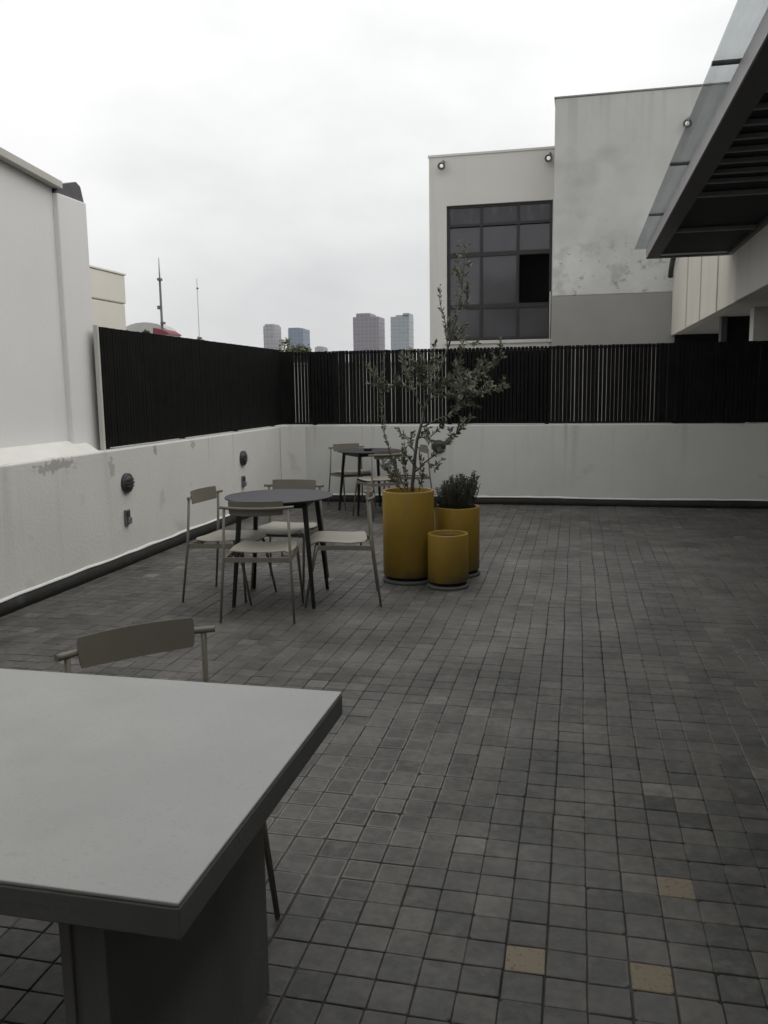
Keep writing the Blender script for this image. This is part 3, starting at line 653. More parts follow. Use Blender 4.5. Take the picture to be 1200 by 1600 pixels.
for y in (9.20, 7.55):
    mb = MB(); mb.box(CX0+0.15, CX1-0.052, y, y+0.05, ZC-0.004, ZC+0.034, 0.004); part(mb, 'joist', M['louvre'], cn)
y = 7.1
while y > CY0+0.1:
    mb = MB(); mb.box(CX0+0.15, CX1-0.052, y, y+0.035, ZC+0.002, ZC+0.034, 0.004); part(mb, 'louvre', M['louvre'], cn); y -= 0.30
gy = [11.28, 9.08, 7.09, 4.99, 2.9, 0.8, -1.3, -2.6]
for y1, y0 in zip(gy, gy[1:]):
    mb = MB(); mb.box(0.652, CX1-0.01, y0+0.012, y1-0.012, 3.150, 3.162); part(mb, 'glass_panel', M['glass'], cn)
for y in gy[1:-1]:
    mb = MB(); mb.box(0.652, CX1-0.01, y-0.011, y+0.011, 3.146, 3.166); part(mb, 'glass_joint', M['steel'], cn)
for y in (10.6, 8.2, 6.1, 4.0, 1.9, -0.3):
    part(MB().box(0.82, CX1-0.02, y-0.02, y+0.02, ZC+0.0755, 3.149), 'glass_support', M['steel'], cn)

# ================================================================== far things
nw = thing('neighbour_wall', 'pale low neighbouring wall glimpsed through the slats of the far screen', 'wall', (-3, 13.5, -9))
mb = MB(); mb.box(-6.5, -1.66, 13.4, 13.6, -9, 1.88, 0.01); part(mb, 'wall', M['house'], nw)
mb = MB(); mb.box(-6.53, -1.64, 13.37, 13.63, 1.881, 1.92, 0.006); part(mb, 'coping', M['house'], nw)

ma = thing('antenna_mast', 'taller dark antenna mast standing beyond the left screen', 'antenna', (-35.9, 70, -9))
mb = MB(); mb.tube([(-35.9, 70, -9), (-35.9, 70, 2.0), (-35.9, 70, 11.2)], [0.14, 0.13, 0.10], 8); part(mb, 'mast', M['mast'], ma)
mb = MB(); mb.tube([(-35.9, 70, 11.2), (-35.9, 70, 13.0)], [0.07, 0.04], 6); part(mb, 'tip', M['mast_pale'], ma)
for q in ((-36.06, -35.74, 69.8, 70.2, 11.05, 11.25), (-36.18, -35.85, 69.8, 70.1, 8.6, 8.9), (-35.95, -35.6, 69.8, 70.1, 7.3, 7.5)): part(MB().box(*q), 'bracket', M['mast'], ma)
m2_ = thing('antenna_mast', 'thinner pale antenna mast standing beyond the left screen', 'antenna', (-32.4, 70, -9))
mb = MB(); mb.tube([(-32.4, 70, -9), (-32.4, 70, 11.1)], [0.055, 0.03], 6); part(mb, 'mast', M['mast_pale'], m2_)
for q in ((-32.46, -32.2, 69.9, 70.1, 5.9, 6.1), (-32.44, -32.32, 69.9, 70.1, 10.2, 10.32)): part(MB().box(*q), 'bracket', M['mast'], m2_)

rh = thing('red_roofed_house', 'low house with a red roof peeping over the left screen', 'house', (-35, 70, -9))
mb = MB(); mb.box(-36.0, -34.6, 68.6, 70.8, -9, 6.30); part(mb, 'wall', M['house'], rh)
mb = MB(); mb.prism([(-36.05, 6.301), (-34.5, 6.301), (-34.6, 6.45), (-35.1, 6.72), (-36.0, 6.92)], 68.5, 70.9, 'y'); part(mb, 'roof', M['red_roof'], rh)
ar = thing('arched_roof_building', 'pale building with a low arched roof beside the taller mast', 'building', (-38.5, 75, -9))
mb = MB(); mb.box(-43, -37.6, 75, 76.5, -9, 6.6); part(mb, 'wall', M['house'], ar)
mb = MB(); mb.prism([(-43, 6.601)] + [(-40.3+2.7*cos(pi*k/12), 6.601+1.35*sin(pi*k/12)) for k in range(13)][::-1], 74.8, 76.7, 'y'); part(mb, 'arched_roof', M['house'], ar)

def windows_tower(name, label, x0, x1, z1, y, depth, col, band, crown=None, colw=4.5, floor=3.8, groove=0.55, steps=None):
    x1 = x1*(y+depth)/y
    r = thing(name, label, 'skyscraper', ((x0+x1)/2, y, -9), 0)
    m_ = bpy.data.materials.new('tower_cladding'); m_.use_nodes = True
    N = m_.node_tree.nodes; L = m_.node_tree.links; p = N['Principled BSDF']; p.inputs['Roughness'].default_value = 0.4
    tc = N.new('ShaderNodeTexCoord'); br = N.new('ShaderNodeTexBrick')
    br.offset = 0; br.inputs['Scale'].default_value = 1; br.inputs['Brick Width'].default_value = colw; br.inputs['Row Height'].default_value = floor
    br.inputs['Mortar Size'].default_value = groove
    br.inputs['Color1'].default_value = (*band, 1); br.inputs['Color2'].default_value = (*[c*1.25 for c in band], 1); br.inputs['Mortar'].default_value = (*col, 1)
    cb = N.new('ShaderNodeCombineXYZ'); s_ = N.new('ShaderNodeSeparateXYZ'); L.new(tc.outputs['Object'], s_.inputs[0])
    ad = N.new('ShaderNodeMath'); ad.operation = 'ADD'; L.new(s_.outputs[0], ad.inputs[0]); L.new(s_.outputs[1], ad.inputs[1])
    L.new(ad.outputs[0], cb.inputs[0]); L.new(s_.outputs[2], cb.inputs[1]); L.new(cb.outputs[0], br.inputs[0])
    L.new(br.outputs[0], p.inputs['Base Color'])
    mb = MB(); mb.box(x0, x1, y, y+depth, -9, z1)
    part(mb, 'shaft', m_, r)
    for (a, b, h) in (steps or []):
        mb = MB(); mb.box(x0+a*(x1-x0), x0+b*(x1-x0), y+1, y+depth-1, z1+0.01, z1+h); part(mb, 'roof_block', m_, r)
    # floor ledges standing proud so the facade has relief
    lm = mat('tower_ledge', col, 0.7, 0.08, 0.05)
    mb = MB(); z = 40
    while z < z1-2: mb.box(x0-0.25, x1+0.25, y-0.25, y+depth+0.25, z, z+0.9); z += floor*2
    part(mb, 'floor_ledge', lm, r)
    return r
windows_tower('office_tower', 'leftmost pale grey skyscraper, slightly hazy, above the corner of the screens', -340.1, -319.3, 70.5, 900, 22, (0.30, 0.29, 0.30), (0.15, 0.15, 0.17), steps=[(0.1, 0.9, 2.2)])
windows_tower('office_tower', 'bluish skyscraper second from left, behind a green treetop', -311.3, -286.5, 66.5, 900, 24, (0.13, 0.17, 0.25), (0.06, 0.10, 0.17), steps=[(0.0, 0.75, 1.4)])
windows_tower('office_tower', 'broad dark mauve skyscraper with flat roof blocks', -237.5, -202.5, 77.0, 900, 30, (0.17, 0.145, 0.17), (0.08, 0.07, 0.095), steps=[(0.12, 0.66, 3.9)])
windows_tower('office_tower', 'pale blue green glass skyscraper with a stepped top, rightmost', -196.0, -171.2, 76.0, 900, 26, (0.24, 0.28, 0.30), (0.15, 0.19, 0.21), steps=[(0.28, 1.0, 1.7), (0.66, 0.995, 3.6)])
windows_tower('office_block', 'small low grey block between the bluish and the mauve skyscrapers', -281.2, -266.6, 46.2, 900, 20, (0.32, 0.31, 0.32), (0.22, 0.21, 0.23), steps=[(0.2, 0.8, 1.0)])

# haze: the city air
hz = MB().box(-700, 700, -30, 1100, -10, 120).build('haze', None)
hm = bpy.data.materials.new('haze_air'); hm.use_nodes = True
N = hm.node_tree.nodes; L = hm.node_tree.links; N.clear()
ho = N.new('ShaderNodeOutputMaterial'); pv = N.new('ShaderNodeVolumePrincipled')
pv.inputs['Color'].default_value = (0.93, 0.94, 0.97, 1); pv.inputs['Density'].default_value = 0.00022
L.new(pv.outputs[0], ho.inputs['Volume']); hz.data.materials.append(hm); tag(hz, kind='stuff')
hz['label'] = 'thin pale haze over the distant city'; hz['category'] = 'haze'

# ================================================================== leaves
def leaf(verts, faces, tint, p, d, nrm, ln, wd, t):
    d = d.normalized(); s = d.cross(nrm)
    if s.length < 1e-4: s = d.cross(Vector((1, 0.3, 0.2)))
    s.normalize(); n = s.cross(d)
    b = len(verts)
    for q in (p, p+d*ln*0.35+s*wd+n*ln*0.04, p+d*ln*0.75+s*wd*0.75-n*ln*0.02, p+d*ln-n*ln*0.08, p+d*ln*0.75-s*wd*0.75-n*ln*0.02, p+d*ln*0.35-s*wd+n*ln*0.04, p+d*ln*0.5-n*ln*0.03):
        verts.append(tuple(q))
    faces += [(b, b+1, b+6), (b+1, b+2, b+6), (b+2, b+3, b+6), (b+3, b+4, b+6), (b+4, b+5, b+6), (b+5, b, b+6)]
    tint += [t]*6
def leaf_object(name, verts, faces, tint, m, root):
    me = bpy.data.meshes.new(name); me.from_pydata(verts, [], faces); me.update()
    a = me.attributes.new('tint', 'FLOAT', 'FACE'); a.data.foreach_set('value', tint)
    me.materials.append(m); o = bpy.data.objects.new(name, me); COL.objects.link(o); o.parent = root
    if root.location.length: o.matrix_parent_inverse = Matrix.Translation(root.location).inverted()
    return o

def resample(pts, step):
    pts = [Vector(p) for p in pts]; out = []
    for a, b in zip(pts, pts[1:]):
        n = max(1, int((b-a).length/step))
        for k in range(n): out.append(a.lerp(b, k/n))
    out.append(pts[-1]); return out

# far treetop
def far_tree(label, cx, cy, cz, rx, rz, nleaf, size, ground, seed):
    r = thing('far_tree', label, 'tree', (cx, cy, ground)); rnd = random.Random(seed)
    mb = MB(); mb.tube([(cx, cy, ground), (cx+0.2, cy, cz-rz*0.6), (cx-0.1, cy, cz)], [0.3, 0.2, 0.08], 7)
    for k in range(9):
        a = rnd.uniform(0, 6.28); mb.tube([(cx, cy, cz-rz*0.7), (cx+cos(a)*rx*0.45, cy+sin(a)*rx*0.45, cz-rz*0.3), (cx+cos(a)*rx*0.6, cy+sin(a)*rx*0.6, cz+rz*rnd.uniform(-.2, .3))], [0.12, 0.07, 0.02], 5)
    part(mb, 'trunk', M['bark'], r)
    V, F, T = [], [], []
    cl = []
    for k in range(46):
        a = rnd.uniform(0, 6.28); e = rnd.uniform(-0.5, 1); q = rnd.uniform(0.35, 1.0)
        cl.append((Vector((cx+rx*q*cos(a)*math.sqrt(max(0.05, 1-e*e)), cy+rx*q*sin(a)*math.sqrt(max(0.05, 1-e*e)), cz+rz*q*e)), rnd.uniform(0.12, 0.30)*rx, rnd.random()))
    for k in range(nleaf):
        c, s, t0 = rnd.choice(cl)
        p = c + Vector((rnd.gauss(0, s*.55), rnd.gauss(0, s*.55), rnd.gauss(0, s*.42)))
        leaf(V, F, T, p, Vector((rnd.gauss(0, 1), rnd.gauss(0, 1), rnd.gauss(0, .7))), Vector((rnd.gauss(0, .6), rnd.gauss(0, .6), 1)), size*rnd.uniform(.7, 1.3), size*0.3, min(1, max(0, t0*0.6+rnd.random()*0.4)))
    leaf_object('crown', V, F, T, M['far_leaf'], r)
far_tree('green treetop just above the corner where the two screens meet', -24.2, 70, 3.75, 2.0, 1.75, 6500, 0.24, -9, 21)
far_tree('small dark bush top between the taller mast and the arched roof', -36.85, 69, 6.1, 0.55, 0.75, 900, 0.16, -9, 22)
far_tree('small dull green treetop just right of the red roof', -33.6, 72, 5.3, 0.6, 0.9, 1300, 0.2, -9, 23)

# ================================================================== planters
def planter(label, loc, r, h, soil_drop, rz=0.0):
    t = thing('planter', label, 'planter', loc, rz, 'mustard yellow cylinder planters')
    k = 0.022
    MB().lathe([(0.0, 0.052), (r-0.004, 0.052), (r, 0.058), (r, h-0.006), (r-0.004, h), (r-k+0.004, h), (r-k, h-0.006), (r-k, 0.10), (0, 0.10)], 72, sharp=(0, 7)).build('shell', M['yellow'], t)
    MB().lathe([(0, 0.028), (r-0.022, 0.028), (r-0.022, 0.051), (0, 0.051)], 48, sharp=(0, 1, 2)).build('plinth', M['plinth'], t)
    MB().lathe([(0, 0.0), (r+0.004, 0.0), (r+0.006, 0.006), (r+0.006, 0.020), (r+0.002, 0.0265), (0, 0.027)], 56, sharp=(0, 4)).build('base_disc', M['disc'], t)
    mb = MB(); n = 40; rnd = random.Random(int(r*1000)); z = h-soil_drop
    rings = [(0, [mb.bm.verts.new((0, 0, z+0.012))])]
    for q in (0.25, 0.5, 0.75, 0.9, 1.0):
        rings.append((q, [mb.bm.verts.new(((r-k-0.001)*q*cos(2*pi*i/n), (r-k-0.001)*q*sin(2*pi*i/n), z+(0.012*(1-q)+rnd.gauss(0, .004) if q < 1 else 0))) for i in range(n)]))
    for (qa, a), (qb, b) in zip(rings, rings[1:]):
        for i in range(n):
            f = mb.bm.faces.new((a[0], b[i], b[(i+1) % n]) if len(a) == 1 else (a[i], b[i], b[(i+1) % n], a[(i+1) % n])); f.smooth = True
    mb.build('soil', M['soil'], t)
    return t
PA = (-1.268, 6.385); PB = (-0.932, 6.215); PC = (-0.925, 6.655)
planter('tallest mustard planter, holding the spindly olive tree', (*PA, 0), 0.200, 0.712, 0.045)
planter('shortest mustard planter, empty, in front of the other two', (*PB, 0), 0.153, 0.412, 0.035)
planter('middle sized mustard planter filled with a bushy dark shrub', (*PC, 0), 0.181, 0.555, 0.035, 1.0)

TREE={
 'trunk':[(-1.235, 6.38, 0.702), (-1.218, 6.38, 0.927), (-1.176, 6.38, 1.159), (-1.134, 6.38, 1.335), (-1.088, 6.38, 1.457), (-1.034, 6.38, 1.577), (-0.99, 6.38, 1.697), (-0.946, 6.38, 1.816), (-0.91, 6.38, 1.934), (-0.876, 6.38, 2.051), (-0.85, 6.38, 2.217), (-0.832, 6.38, 2.382), (-0.841, 6.38, 2.531)],
 'left':[(-1.134, 6.38, 1.317), (-1.196, 6.38, 1.432), (-1.258, 6.38, 1.502), (-1.348, 6.38, 1.53), (-1.426, 6.28, 1.479), (-1.484, 6.23, 1.583)],
 'left_up':[(-1.204, 6.38, 1.449), (-1.277, 6.48, 1.6), (-1.332, 6.53, 1.69)],
 'left_mid':[(-1.106, 6.38, 1.413), (-1.132, 6.23, 1.56), (-1.136, 6.18, 1.644)],
 'left_mid2':[(-1.052, 6.38, 1.543), (-1.113, 6.48, 1.65), (-1.089, 6.48, 1.702)],
 'right':[(-1.162, 6.38, 1.194), (-1.045, 6.33, 1.249), (-0.915, 6.28, 1.301), (-0.821, 6.23, 1.37), (-0.764, 6.18, 1.438), (-0.658, 6.13, 1.445), (-0.546, 6.08, 1.477)],
 'right_up':[(-0.764, 6.18, 1.434), (-0.742, 6.28, 1.521), (-0.676, 6.38, 1.588), (-0.604, 6.43, 1.665), (-0.561, 6.43, 1.741)],
 'right_mid':[(-0.84, 6.24, 1.362), (-0.874, 6.43, 1.54), (-0.89, 6.48, 1.663), (-0.863, 6.48, 1.74)],
 'right_in':[(-1.106, 6.38, 1.396), (-1.023, 6.53, 1.49), (-0.958, 6.58, 1.587), (-0.838, 6.63, 1.559)],
 'right_in2':[(-1.053, 6.38, 1.456), (-0.952, 6.48, 1.419), (-0.886, 6.58, 1.47), (-0.82, 6.63, 1.505)],
 'low_right':[(-1.21, 6.38, 0.856), (-1.039, 6.28, 0.999), (-0.908, 6.23, 1.115), (-0.815, 6.18, 1.203), (-0.755, 6.18, 1.278)],
 'low_mid':[(-1.177, 6.38, 1.123), (-1.107, 6.48, 1.117), (-1.051, 6.53, 1.169), (-1.024, 6.53, 1.204)],
 'low_mid2':[(-1.184, 6.38, 1.106), (-1.09, 6.28, 1.199), (-1.091, 6.28, 1.112), (-1.038, 6.28, 1.042)],
 'low_left':[(-1.208, 6.38, 0.999), (-1.282, 6.48, 1.099), (-1.356, 6.53, 1.133)],
 'low_left2':[(-1.222, 6.38, 0.909), (-1.27, 6.28, 1.006), (-1.278, 6.28, 1.077)],
 'top_left':[(-0.954, 6.38, 1.799), (-0.979, 6.43, 1.973), (-1.014, 6.43, 2.093), (-1.022, 6.43, 2.246)],
 'top_a':[(-0.914, 6.38, 1.917), (-0.852, 6.33, 1.92), (-0.834, 6.33, 1.928)],
 'top_b':[(-0.876, 6.38, 2.059), (-0.813, 6.43, 2.137), (-0.804, 6.43, 2.237)],
 'top_c':[(-0.85, 6.38, 2.234), (-0.891, 6.43, 2.375), (-0.882, 6.43, 2.458)],
 'top_d':[(-0.931, 6.38, 1.849), (-0.869, 6.33, 1.87), (-0.777, 6.28, 1.807)],
 'shoot_left':[(-1.274, 6.33, 0.717), (-1.372, 6.33, 0.931), (-1.431, 6.3, 1.146), (-1.451, 6.3, 1.322), (-1.443, 6.28, 1.496), (-1.432, 6.28, 1.634), (-1.422, 6.28, 1.746)],
 'shoot_a':[(-1.255, 6.3, 0.717), (-1.262, 6.28, 0.865), (-1.279, 6.28, 1.006)],
 'shoot_b':[(-1.336, 6.41, 0.71), (-1.367, 6.43, 0.831), (-1.4, 6.46, 0.946), (-1.451, 6.48, 0.88)],
 'shoot_c':[(-1.189, 6.43, 0.706), (-1.159, 6.43, 0.833), (-1.169, 6.46, 0.948)],
 'shoot_d':[(-1.323, 6.48, 0.694), (-1.406, 6.48, 0.789), (-1.484, 6.5, 0.897)],
 'shoot_e':[(-1.101, 6.33, 0.932), (-1.038, 6.33, 0.88), (-1.02, 6.33, 0.933), (-0.994, 6.33, 0.951)],
}

def olive():
    root = thing('olive_tree', 'spindly young olive tree growing in the tallest mustard planter', 'tree', (-1.235, 6.38, 0.67))
    rnd = random.Random(31)
    wood = MB(); twigs = []
    tr = TREE['trunk']; n = len(tr)
    rs = resample(tr, 0.05); N_ = len(rs)
    rs = [p + Vector((rnd.gauss(0, .003), rnd.gauss(0, .006), 0)) for p in rs]
    wood.tube(rs, [0.0145*(1-0.86*(i/(N_-1))**0.8)+0.0012 for i in range(N_)], 8)
    V, F, T = [], [], []
    def leaves(pts, step, size, dens=1.0, start=0.0, tb=0.5):
        q = resample(pts, step); m_ = len(q)
        for i, p in enumerate(q):
            if i/m_ < start or rnd.random() > dens: continue
            d = (q[min(i+1, m_-1)]-q[max(i-1, 0)]).normalized()
            a0 = rnd.uniform(0, 6.28)
            for s in (0, pi):
                if rnd.random() < 0.12: continue
                u = d.cross(Vector((rnd.gauss(0, .2), 1, rnd.gauss(0, .2)))).normalized(); v = d.cross(u)
                o = u*cos(a0+s)+v*sin(a0+s)
                dd = d*rnd.uniform(0.5, 1.0)+o*rnd.uniform(0.6, 1.0)+Vector((0, 0, rnd.uniform(-.15, .3)))
                t = min(1, max(0, tb+rnd.gauss(0, .28)))
                leaf(V, F, T, p, dd, o.cross(d)+Vector((0, 0, .5)), size*rnd.uniform(.7, 1.25), size*0.185*rnd.uniform(.8, 1.2), t)
    for name, pts in TREE.items():
        if name == 'trunk': continue
        q = resample(pts, 0.04); m_ = len(q)
        r0 = 0.0065 if name in ('right', 'left', 'low_right', 'right_in') else 0.0042
        q = [p+Vector((rnd.gauss(0, .003), rnd.gauss(0, .004), rnd.gauss(0, .003))) for p in q]
        if name.startswith('shoot'): r0 = 0.0035
        wood.tube(q, [r0*(1-0.75*i/(m_-1))+0.0009 for i in range(m_)], 6)
        shoot = name.startswith(('shoot', 'low', 'top'))
        long_ = name == 'shoot_left' or name == 'top_left'
        leaves(pts, 0.014 if not long_ else 0.017, 0.038 if not long_ else 0.032, 0.95, 0.30 if name in ('right', 'left', 'low_right') else 0.08)
        if long_ or name in ('low_mid2', 'shoot_e'): continue
        # side twigs
        qq = resample(pts, 0.045)
        for i, p in enumerate(qq):
            f = i/max(1, len(qq)-1)
            if f < (0.45 if name in ('right', 'left', 'low_right') else 0.25): continue
            d = (qq[min(i+1, len(qq)-1)]-qq[max(i-1, 0)]).normalized()
            nt_ = (1 if rnd.random() < .6 else 0) if shoot else (2 if rnd.random() < .75 else 3)
            for _ in range(nt_):
                o = Vector((rnd.gauss(0, 1), rnd.gauss(0, 1), rnd.gauss(0.5, .8))).normalized()
                e = (d*0.7+o*0.8).normalized(); ln = rnd.uniform(0.05, 0.13)*(0.6 if shoot else 1)
                pp = [p, p+e*ln*0.5, p+e*ln+Vector((0, 0, ln*0.18))]
                wood.tube(pp, [0.0018, 0.0014, 0.0008], 4); leaves(pp, 0.012, 0.036, 0.97, 0.1, rnd.uniform(0.3, 0.7))
    # sparse short twigs up the leader
    top = resample(tr, 0.045)
    for i, p in enumerate(top):
        if p.z < 1.84: continue
        f = (p.z-1.84)/0.75
        for _ in range(4):
            o = Vector((rnd.gauss(0, 1), rnd.gauss(0, 1), rnd.gauss(0.6, .6))).normalized(); ln = rnd.uniform(0.03, 0.10)*(1-0.4*f)
            pp = [p, p+o*ln*.5, p+o*ln]; wood.tube(pp, [0.0015, 0.001, 0.0006], 4); leaves(pp, 0.017, 0.029, 0.8, 0.1, rnd.uniform(.3, .7))
    part(wood, 'trunk', M['bark'], root)
    leaf_object('foliage', V, F, T, M['olive_leaf'], root)
olive()

def rosemary():
    root = thing('rosemary_shrub', 'dense dark upright shrub growing in the middle sized planter', 'shrub', (*PC, 0.52))
    rnd = random.Random(41); V, F, T = [], [], []; wood = MB()
    for k in range(175):
        a = rnd.uniform(0, 2*pi); q = math.sqrt(rnd.random()); rr = 0.158*q
        bx, by = PC[0]+rr*cos(a)*0.85, PC[1]+rr*sin(a)*0.85
        side = cos(a)*q
        h = rnd.uniform(0.17, 0.285)*(1.0-0.20*q*q) + 0.045*max(0, side) - 0.035*max(0, -side)
        if rnd.random() < .12: h *= 1.16
        lean = Vector((cos(a), sin(a), 0))*q*rnd.uniform(0.05, 0.34)*h + Vector((rnd.gauss(0, .015), rnd.gauss(0, .015), 0))
        pts = [Vector((bx, by, 0.515)), Vector((bx, by, 0.515))+lean*0.4+Vector((0, 0, h*0.5)), Vector((bx, by, 0.515))+lean+Vector((0, 0, h))]
        wood.tube(pts, [0.003, 0.002, 0.0009], 5)
        t0 = rnd.uniform(0.1, 0.8)
        for p in resample(pts, 0.0085):
            for _ in range(3):
                o = Vector((rnd.gauss(0, 1), rnd.gauss(0, 1), rnd.uniform(0.4, 1.6))).normalized()
                leaf(V, F, T, p, o, Vector((rnd.gauss(0, 1), rnd.gauss(0, 1), 0.4)), rnd.uniform(.016, .027), 0.0028, min(1, max(0, t0+rnd.gauss(0, .2))))
    # a tuft leaning out on the left
    for k in range(7):
        p0 = Vector((PC[0]-0.13, PC[1]-0.05, 0.53)); e = Vector((-0.08-rnd.uniform(0, .05), rnd.gauss(-.02, .03), rnd.uniform(.05, .12)))
        pts = [p0, p0+e*.5, p0+e]; wood.tube(pts, [0.0025, 0.0015, 0.0008], 5)
        for p in resample(pts, 0.009):
            for _ in range(3):
                o = Vector((rnd.gauss(0, 1), rnd.gauss(0, 1), rnd.uniform(0.2, 1.4))).normalized()
                leaf(V, F, T, p, o, Vector((rnd.gauss(0, 1), rnd.gauss(0, 1), 0.4)), rnd.uniform(.018, .03), 0.003, rnd.uniform(.4, 1))
    part(wood, 'stem', M['bark'], root); leaf_object('foliage', V, F, T, M['shrub_leaf'], root)
rosemary()

V, F, T = [], [], []
leaf(V, F, T, Vector((0, 0, 0.006)), Vector((0.8, 0.5, 0.1)), Vector((0.1, 0.2, 1)), 0.07, 0.022, 0.0)
me = bpy.data.meshes.new('dry_leaf'); me.from_pydata(V, [], F); me.materials.append(M['bark'])
lf = bpy.data.objects.new('dry_leaf', me); COL.objects.link(lf); lf.location = (1.27, 5.06, 0)
lf.modifiers.new('thickness', 'SOLIDIFY').thickness = 0.0012
tag(lf, 'small dark dry leaf lying on the paving at the right edge of the view', 'leaf')

# ================================================================== cafe tables
def cafe_table(label, loc, rz):
    t = thing('round_table', label, 'table', loc, rz, 'round slate grey tables')
    MB().lathe([(0, 0.738), (0.375, 0.738), (0.384, 0.741), (0.386, 0.746), (0.383, 0.750), (0, 0.750)], 80, sharp=(0, 4)).build('tabletop', M['cafe_top'], t)
    f = MB(); a = 0.222
    f.box(-a, a, -a-0.012, -a+0.012, 0.690, 0.737); f.box(-a, a, a-0.012, a+0.012, 0.690, 0.737)
    f.box(-a-0.011, -a+0.011, -a+0.0125, a-0.0125, 0.691, 0.7365); f.box(a-0.011, a+0.011, -a+0.0125, a-0.0125, 0.691, 0.7365)
    f.build('apron', M['cafe_leg'], t)
    for sx in (-1, 1):
        for sy in (-1, 1):
            b = MB(); p0 = Vector((sx*0.225, sy*0.225, 0.7375)); p1 = Vector((sx*0.283, sy*0.283, 0.0))
            w0, w1 = 0.0165, 0.0115; vs = []
            for p, w_ in ((p0, w0), (p1, w1)):
                vs.append([b.bm.verts.new(p+Vector((x*w_, y*w_, 0))) for x, y in ((-1, -1), (1, -1), (1, 1), (-1, 1))])
            for k in range(4): b.bm.faces.new((vs[0][k], vs[0][(k+1) % 4], vs[1][(k+1) % 4], vs[1][k]))
            b.bm.faces.new(vs[0]); b.bm.faces.new(vs[1][::-1])
            bmesh.ops.bevel(b.bm, geom=b.bm.edges[:], offset=0.003, segments=2, affect='EDGES')
            b.build('leg', M['cafe_leg'], t)
    return t
T1 = (-2.062, 5.665); T2 = (-2.465, 9.975)
cafe_table('round slate grey table in the middle, beside the planters, with four chairs', (*T1, 0), radians(7))
cafe_table('round slate grey table in the far corner, half hidden behind the olive tree', (*T2, 0), radians(-51))
ash = thing('ashtray', 'small black ashtray on the far round table', 'ashtray', (-2.455, 9.90, 0.750))
MB().lathe([(0, 0), (0.040, 0), (0.060, 0.022), (0.055, 0.024), (0.038, 0.008), (0, 0.007)], 24).build('dish', M['cafe_leg'], ash)

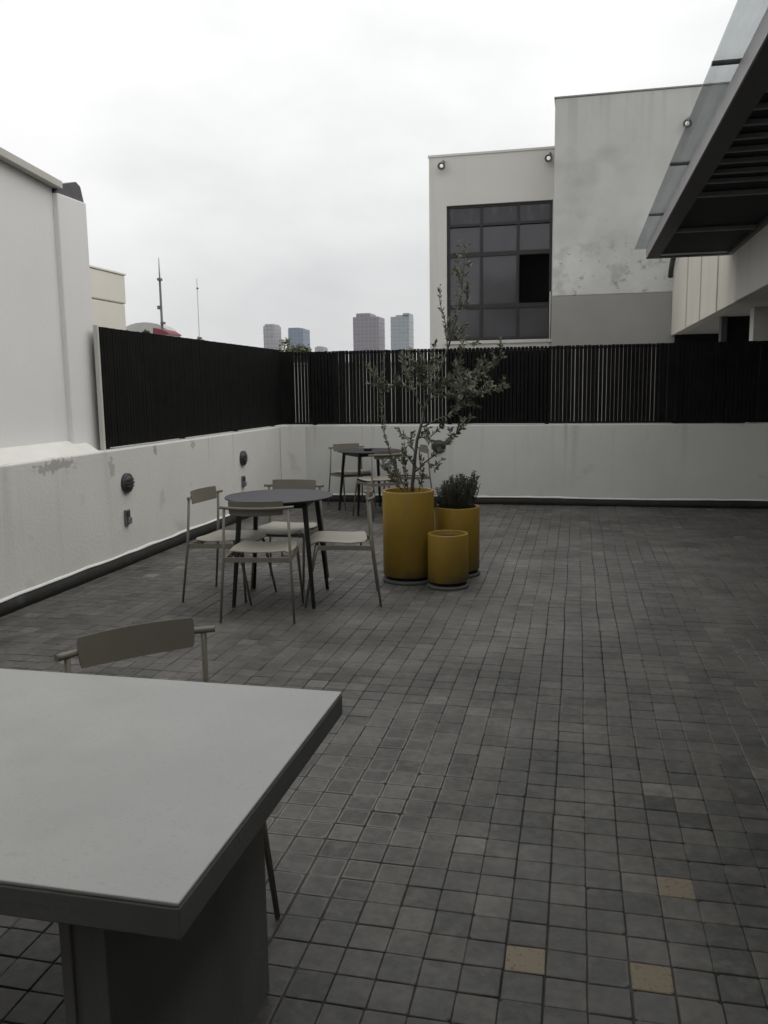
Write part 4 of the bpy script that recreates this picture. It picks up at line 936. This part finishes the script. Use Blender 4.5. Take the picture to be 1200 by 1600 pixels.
# ================================================================== chairs
def make_chair():
    t = thing('metal_chair', 'x', 'chair', (0, 0, 0), 0, 'taupe metal chairs on the terrace')
    # local +Y is the way the sitter looks; origin under the seat centre
    HB = 0.735
    def arc(u):                          # top rail in plan, u in -1..1
        return Vector((0.244*u, -0.250+0.055*u*u, HB+0.009+0.004*u*u))
    MB().tube([arc(-1+2*k/24) for k in range(25)], 0.0105, 12).build('top_rail', M['chair'], t)
    for s in (-1, 1):
        a = arc(0.86*s); a.z = HB+0.003
        MB().tube([a, Vector((s*0.220, -0.230, 0.42)), Vector((s*0.243, -0.278, 0.003))], [0.0095, 0.0095, 0.008], 12).build('leg', M['chair'], t)
        MB().tube([Vector((s*0.192, 0.150, 0.428)), Vector((s*0.195, 0.170, 0.36)), Vector((s*0.206, 0.245, 0.003))], [0.0115, 0.011, 0.008], 12).build('leg', M['chair'], t)
    # seat frame: rear bar between the posts, side bars, front bar
    f = MB()
    def bar(p, q, wz=0.016, wy=0.005):
        p, q = Vector(p), Vector(q); d_ = (q-p).normalized(); n_ = Vector((-d_.y, d_.x, 0))
        V = [[f.bm.verts.new(c+n_*wy*a+Vector((0, 0, wz*b))) for a, b in ((-1, -1), (1, -1), (1, 1), (-1, 1))] for c in (p, q)]
        for k in range(4): f.bm.faces.new((V[0][k], V[0][(k+1) % 4], V[1][(k+1) % 4], V[1][k]))
        f.bm.faces.new(V[0]); f.bm.faces.new(V[1][::-1])
    bar((-0.214, -0.229, 0.408), (0.214, -0.229, 0.408)); bar((-0.214, -0.222, 0.408), (-0.200, 0.148, 0.416)); bar((0.214, -0.222, 0.408), (0.200, 0.148, 0.416))
    bar((-0.196, 0.152, 0.416), (0.196, 0.152, 0.416)); f.build('seat_frame', M['chair'], t)
    for x in (-0.15, 0.15):
        for y in (-0.15, 0.10):
            q = MB(); q.tube([(x, y, 0.416), (x, y, 0.445)], 0.006, 8); q.tube([(x*0.97, y, 0.4205), (x*1.375, y, 0.4195)], 0.004, 6)
            q.build('seat_mount', M['chair'], t)
    # pressed sheet seat: hollow in the middle, front edge rolled down, rear edge lifted
    s = MB(); nx, ny = 22, 24; G = []
    for j in range(ny+1):
        v = j/ny; y = -0.195+0.405*v; row = []
        wd = 0.192+0.022*sin(pi*min(1, v*1.15))-0.018*max(0, (v-0.8)/0.2)**2
        for i in range(nx+1):
            u = -1+2*i/nx; x = u*wd
            cut = 1-0.06*abs(u)**6
            yy = y*cut if v > .5 else y*(1-0.10*abs(u)**5)
            z = 0.449 + 0.012*u*u - 0.010*sin(pi*v)*(1-u*u) + 0.012*max(0, 0.25-v)/0.25*(1-0.3*u*u)
            z += 0.022*(v-0.4)
            if v > 0.82: z -= 0.034*((v-0.82)/0.18)**2
            if abs(u) > 0.88: z -= 0.012*((abs(u)-0.88)/0.12)**2
            row.append(s.bm.verts.new((x, yy, z)))
        G.append(row)
    for j in range(ny):
        for i in range(nx):
            fc = s.bm.faces.new((G[j][i], G[j][i+1], G[j+1][i+1], G[j+1][i])); fc.smooth = True
    so_ = s.build('seat', M['seat'], t)
    # pressed sheet backrest along the top rail
    b = MB(); nx, nz_ = 28, 8; G = []
    for j in range(nz_+1):
        w_ = j/nz_; z = -0.047+0.092*w_; row = []
        for i in range(nx+1):
            u = -1+2*i/nx; half = 0.735 - 0.06*max(0, 0.5-w_)**1.5 - (0.012 if j in (0, nz_) else 0)
            c = arc(u*half); off = 0.0125 + 0.018*(0.5-w_)*0.6
            row.append(b.bm.verts.new((c.x, c.y+off, HB+0.012+z-0.006*(1-u*u)*(1-w_))))
        G.append(row)
    for j in range(nz_):
        for i in range(nx):
            fc = b.bm.faces.new((G[j][i], G[j][i+1], G[j+1][i+1], G[j+1][i])); fc.smooth = True
    bo_ = b.build('backrest', M['chair'], t)
    for o, th in ((so_, 0.0065), (bo_, 0.004)):
        md = o.modifiers.new('sheet', 'SOLIDIFY'); md.thickness = th; md.offset = 0
        es = o.modifiers.new('crisp_edge', 'EDGE_SPLIT'); es.split_angle = radians(40)
    return t
chair0 = make_chair()
def set_chair(o, x, y, facing, label):
    o.location = (x, y, 0); o.rotation_euler = (0, 0, radians(facing-90)); o['label'] = label
spots = [
    (-2.035, 5.270, 98, 'chair with its back to the viewer at the middle table, nearest side'),
    (-2.430, 5.640, -5, 'chair on the left of the middle table, nearest the white wall'),
    (-2.165, 6.080, -90, 'chair on the far side of the middle table, facing the viewer'),
    (-1.635, 5.700, 196, 'chair on the right of the middle table, touching the tallest planter'),
    (-2.250, 9.540, 135, 'chair with its back to the viewer at the far corner table'),
    (-2.770, 10.350, -53, 'chair at the far corner table standing nearest the room corner'),
    (-2.030, 10.180, 205, 'chair on the right of the far corner table, behind the olive twigs'),
    (-1.130, 2.110, -42, 'chair tucked under the big pale table in the foreground'),
]
for i, (x, y, a, lab) in enumerate(spots):
    o = chair0 if i == 0 else copy_tree(chair0)
    set_chair(o, x, y, a, lab)

# ================================================================== big table in the foreground
bt = thing('concrete_table', 'large pale concrete table with a thick top in the near left foreground', 'table', (-1.4, 1.5, 0))
mb = MB(); mb.box(-2.25, -0.560, 1.052, 1.950, 0.690, 0.742, 0.003); part(mb, 'table_edge', M['table_edge'], bt)
mb = MB(); mb.box(-2.249, -0.561, 1.053, 1.949, 0.7425, 0.750, 0.0025); part(mb, 'tabletop', M['table'], bt)
for x0 in (-0.815, -2.07):
    x1 = x0+0.085
    mb = MB(); mb.box(x0, x0+0.021, 1.12, 1.82, 0.0, 0.6895, 0.002); mb.box(x1-0.021, x1, 1.12, 1.82, 0.0, 0.6895, 0.002)
    mb.box(x0+0.0212, x1-0.0212, 1.126, 1.814, 0.0, 0.689); part(mb, 'slab_leg', M['table_leg'], bt)
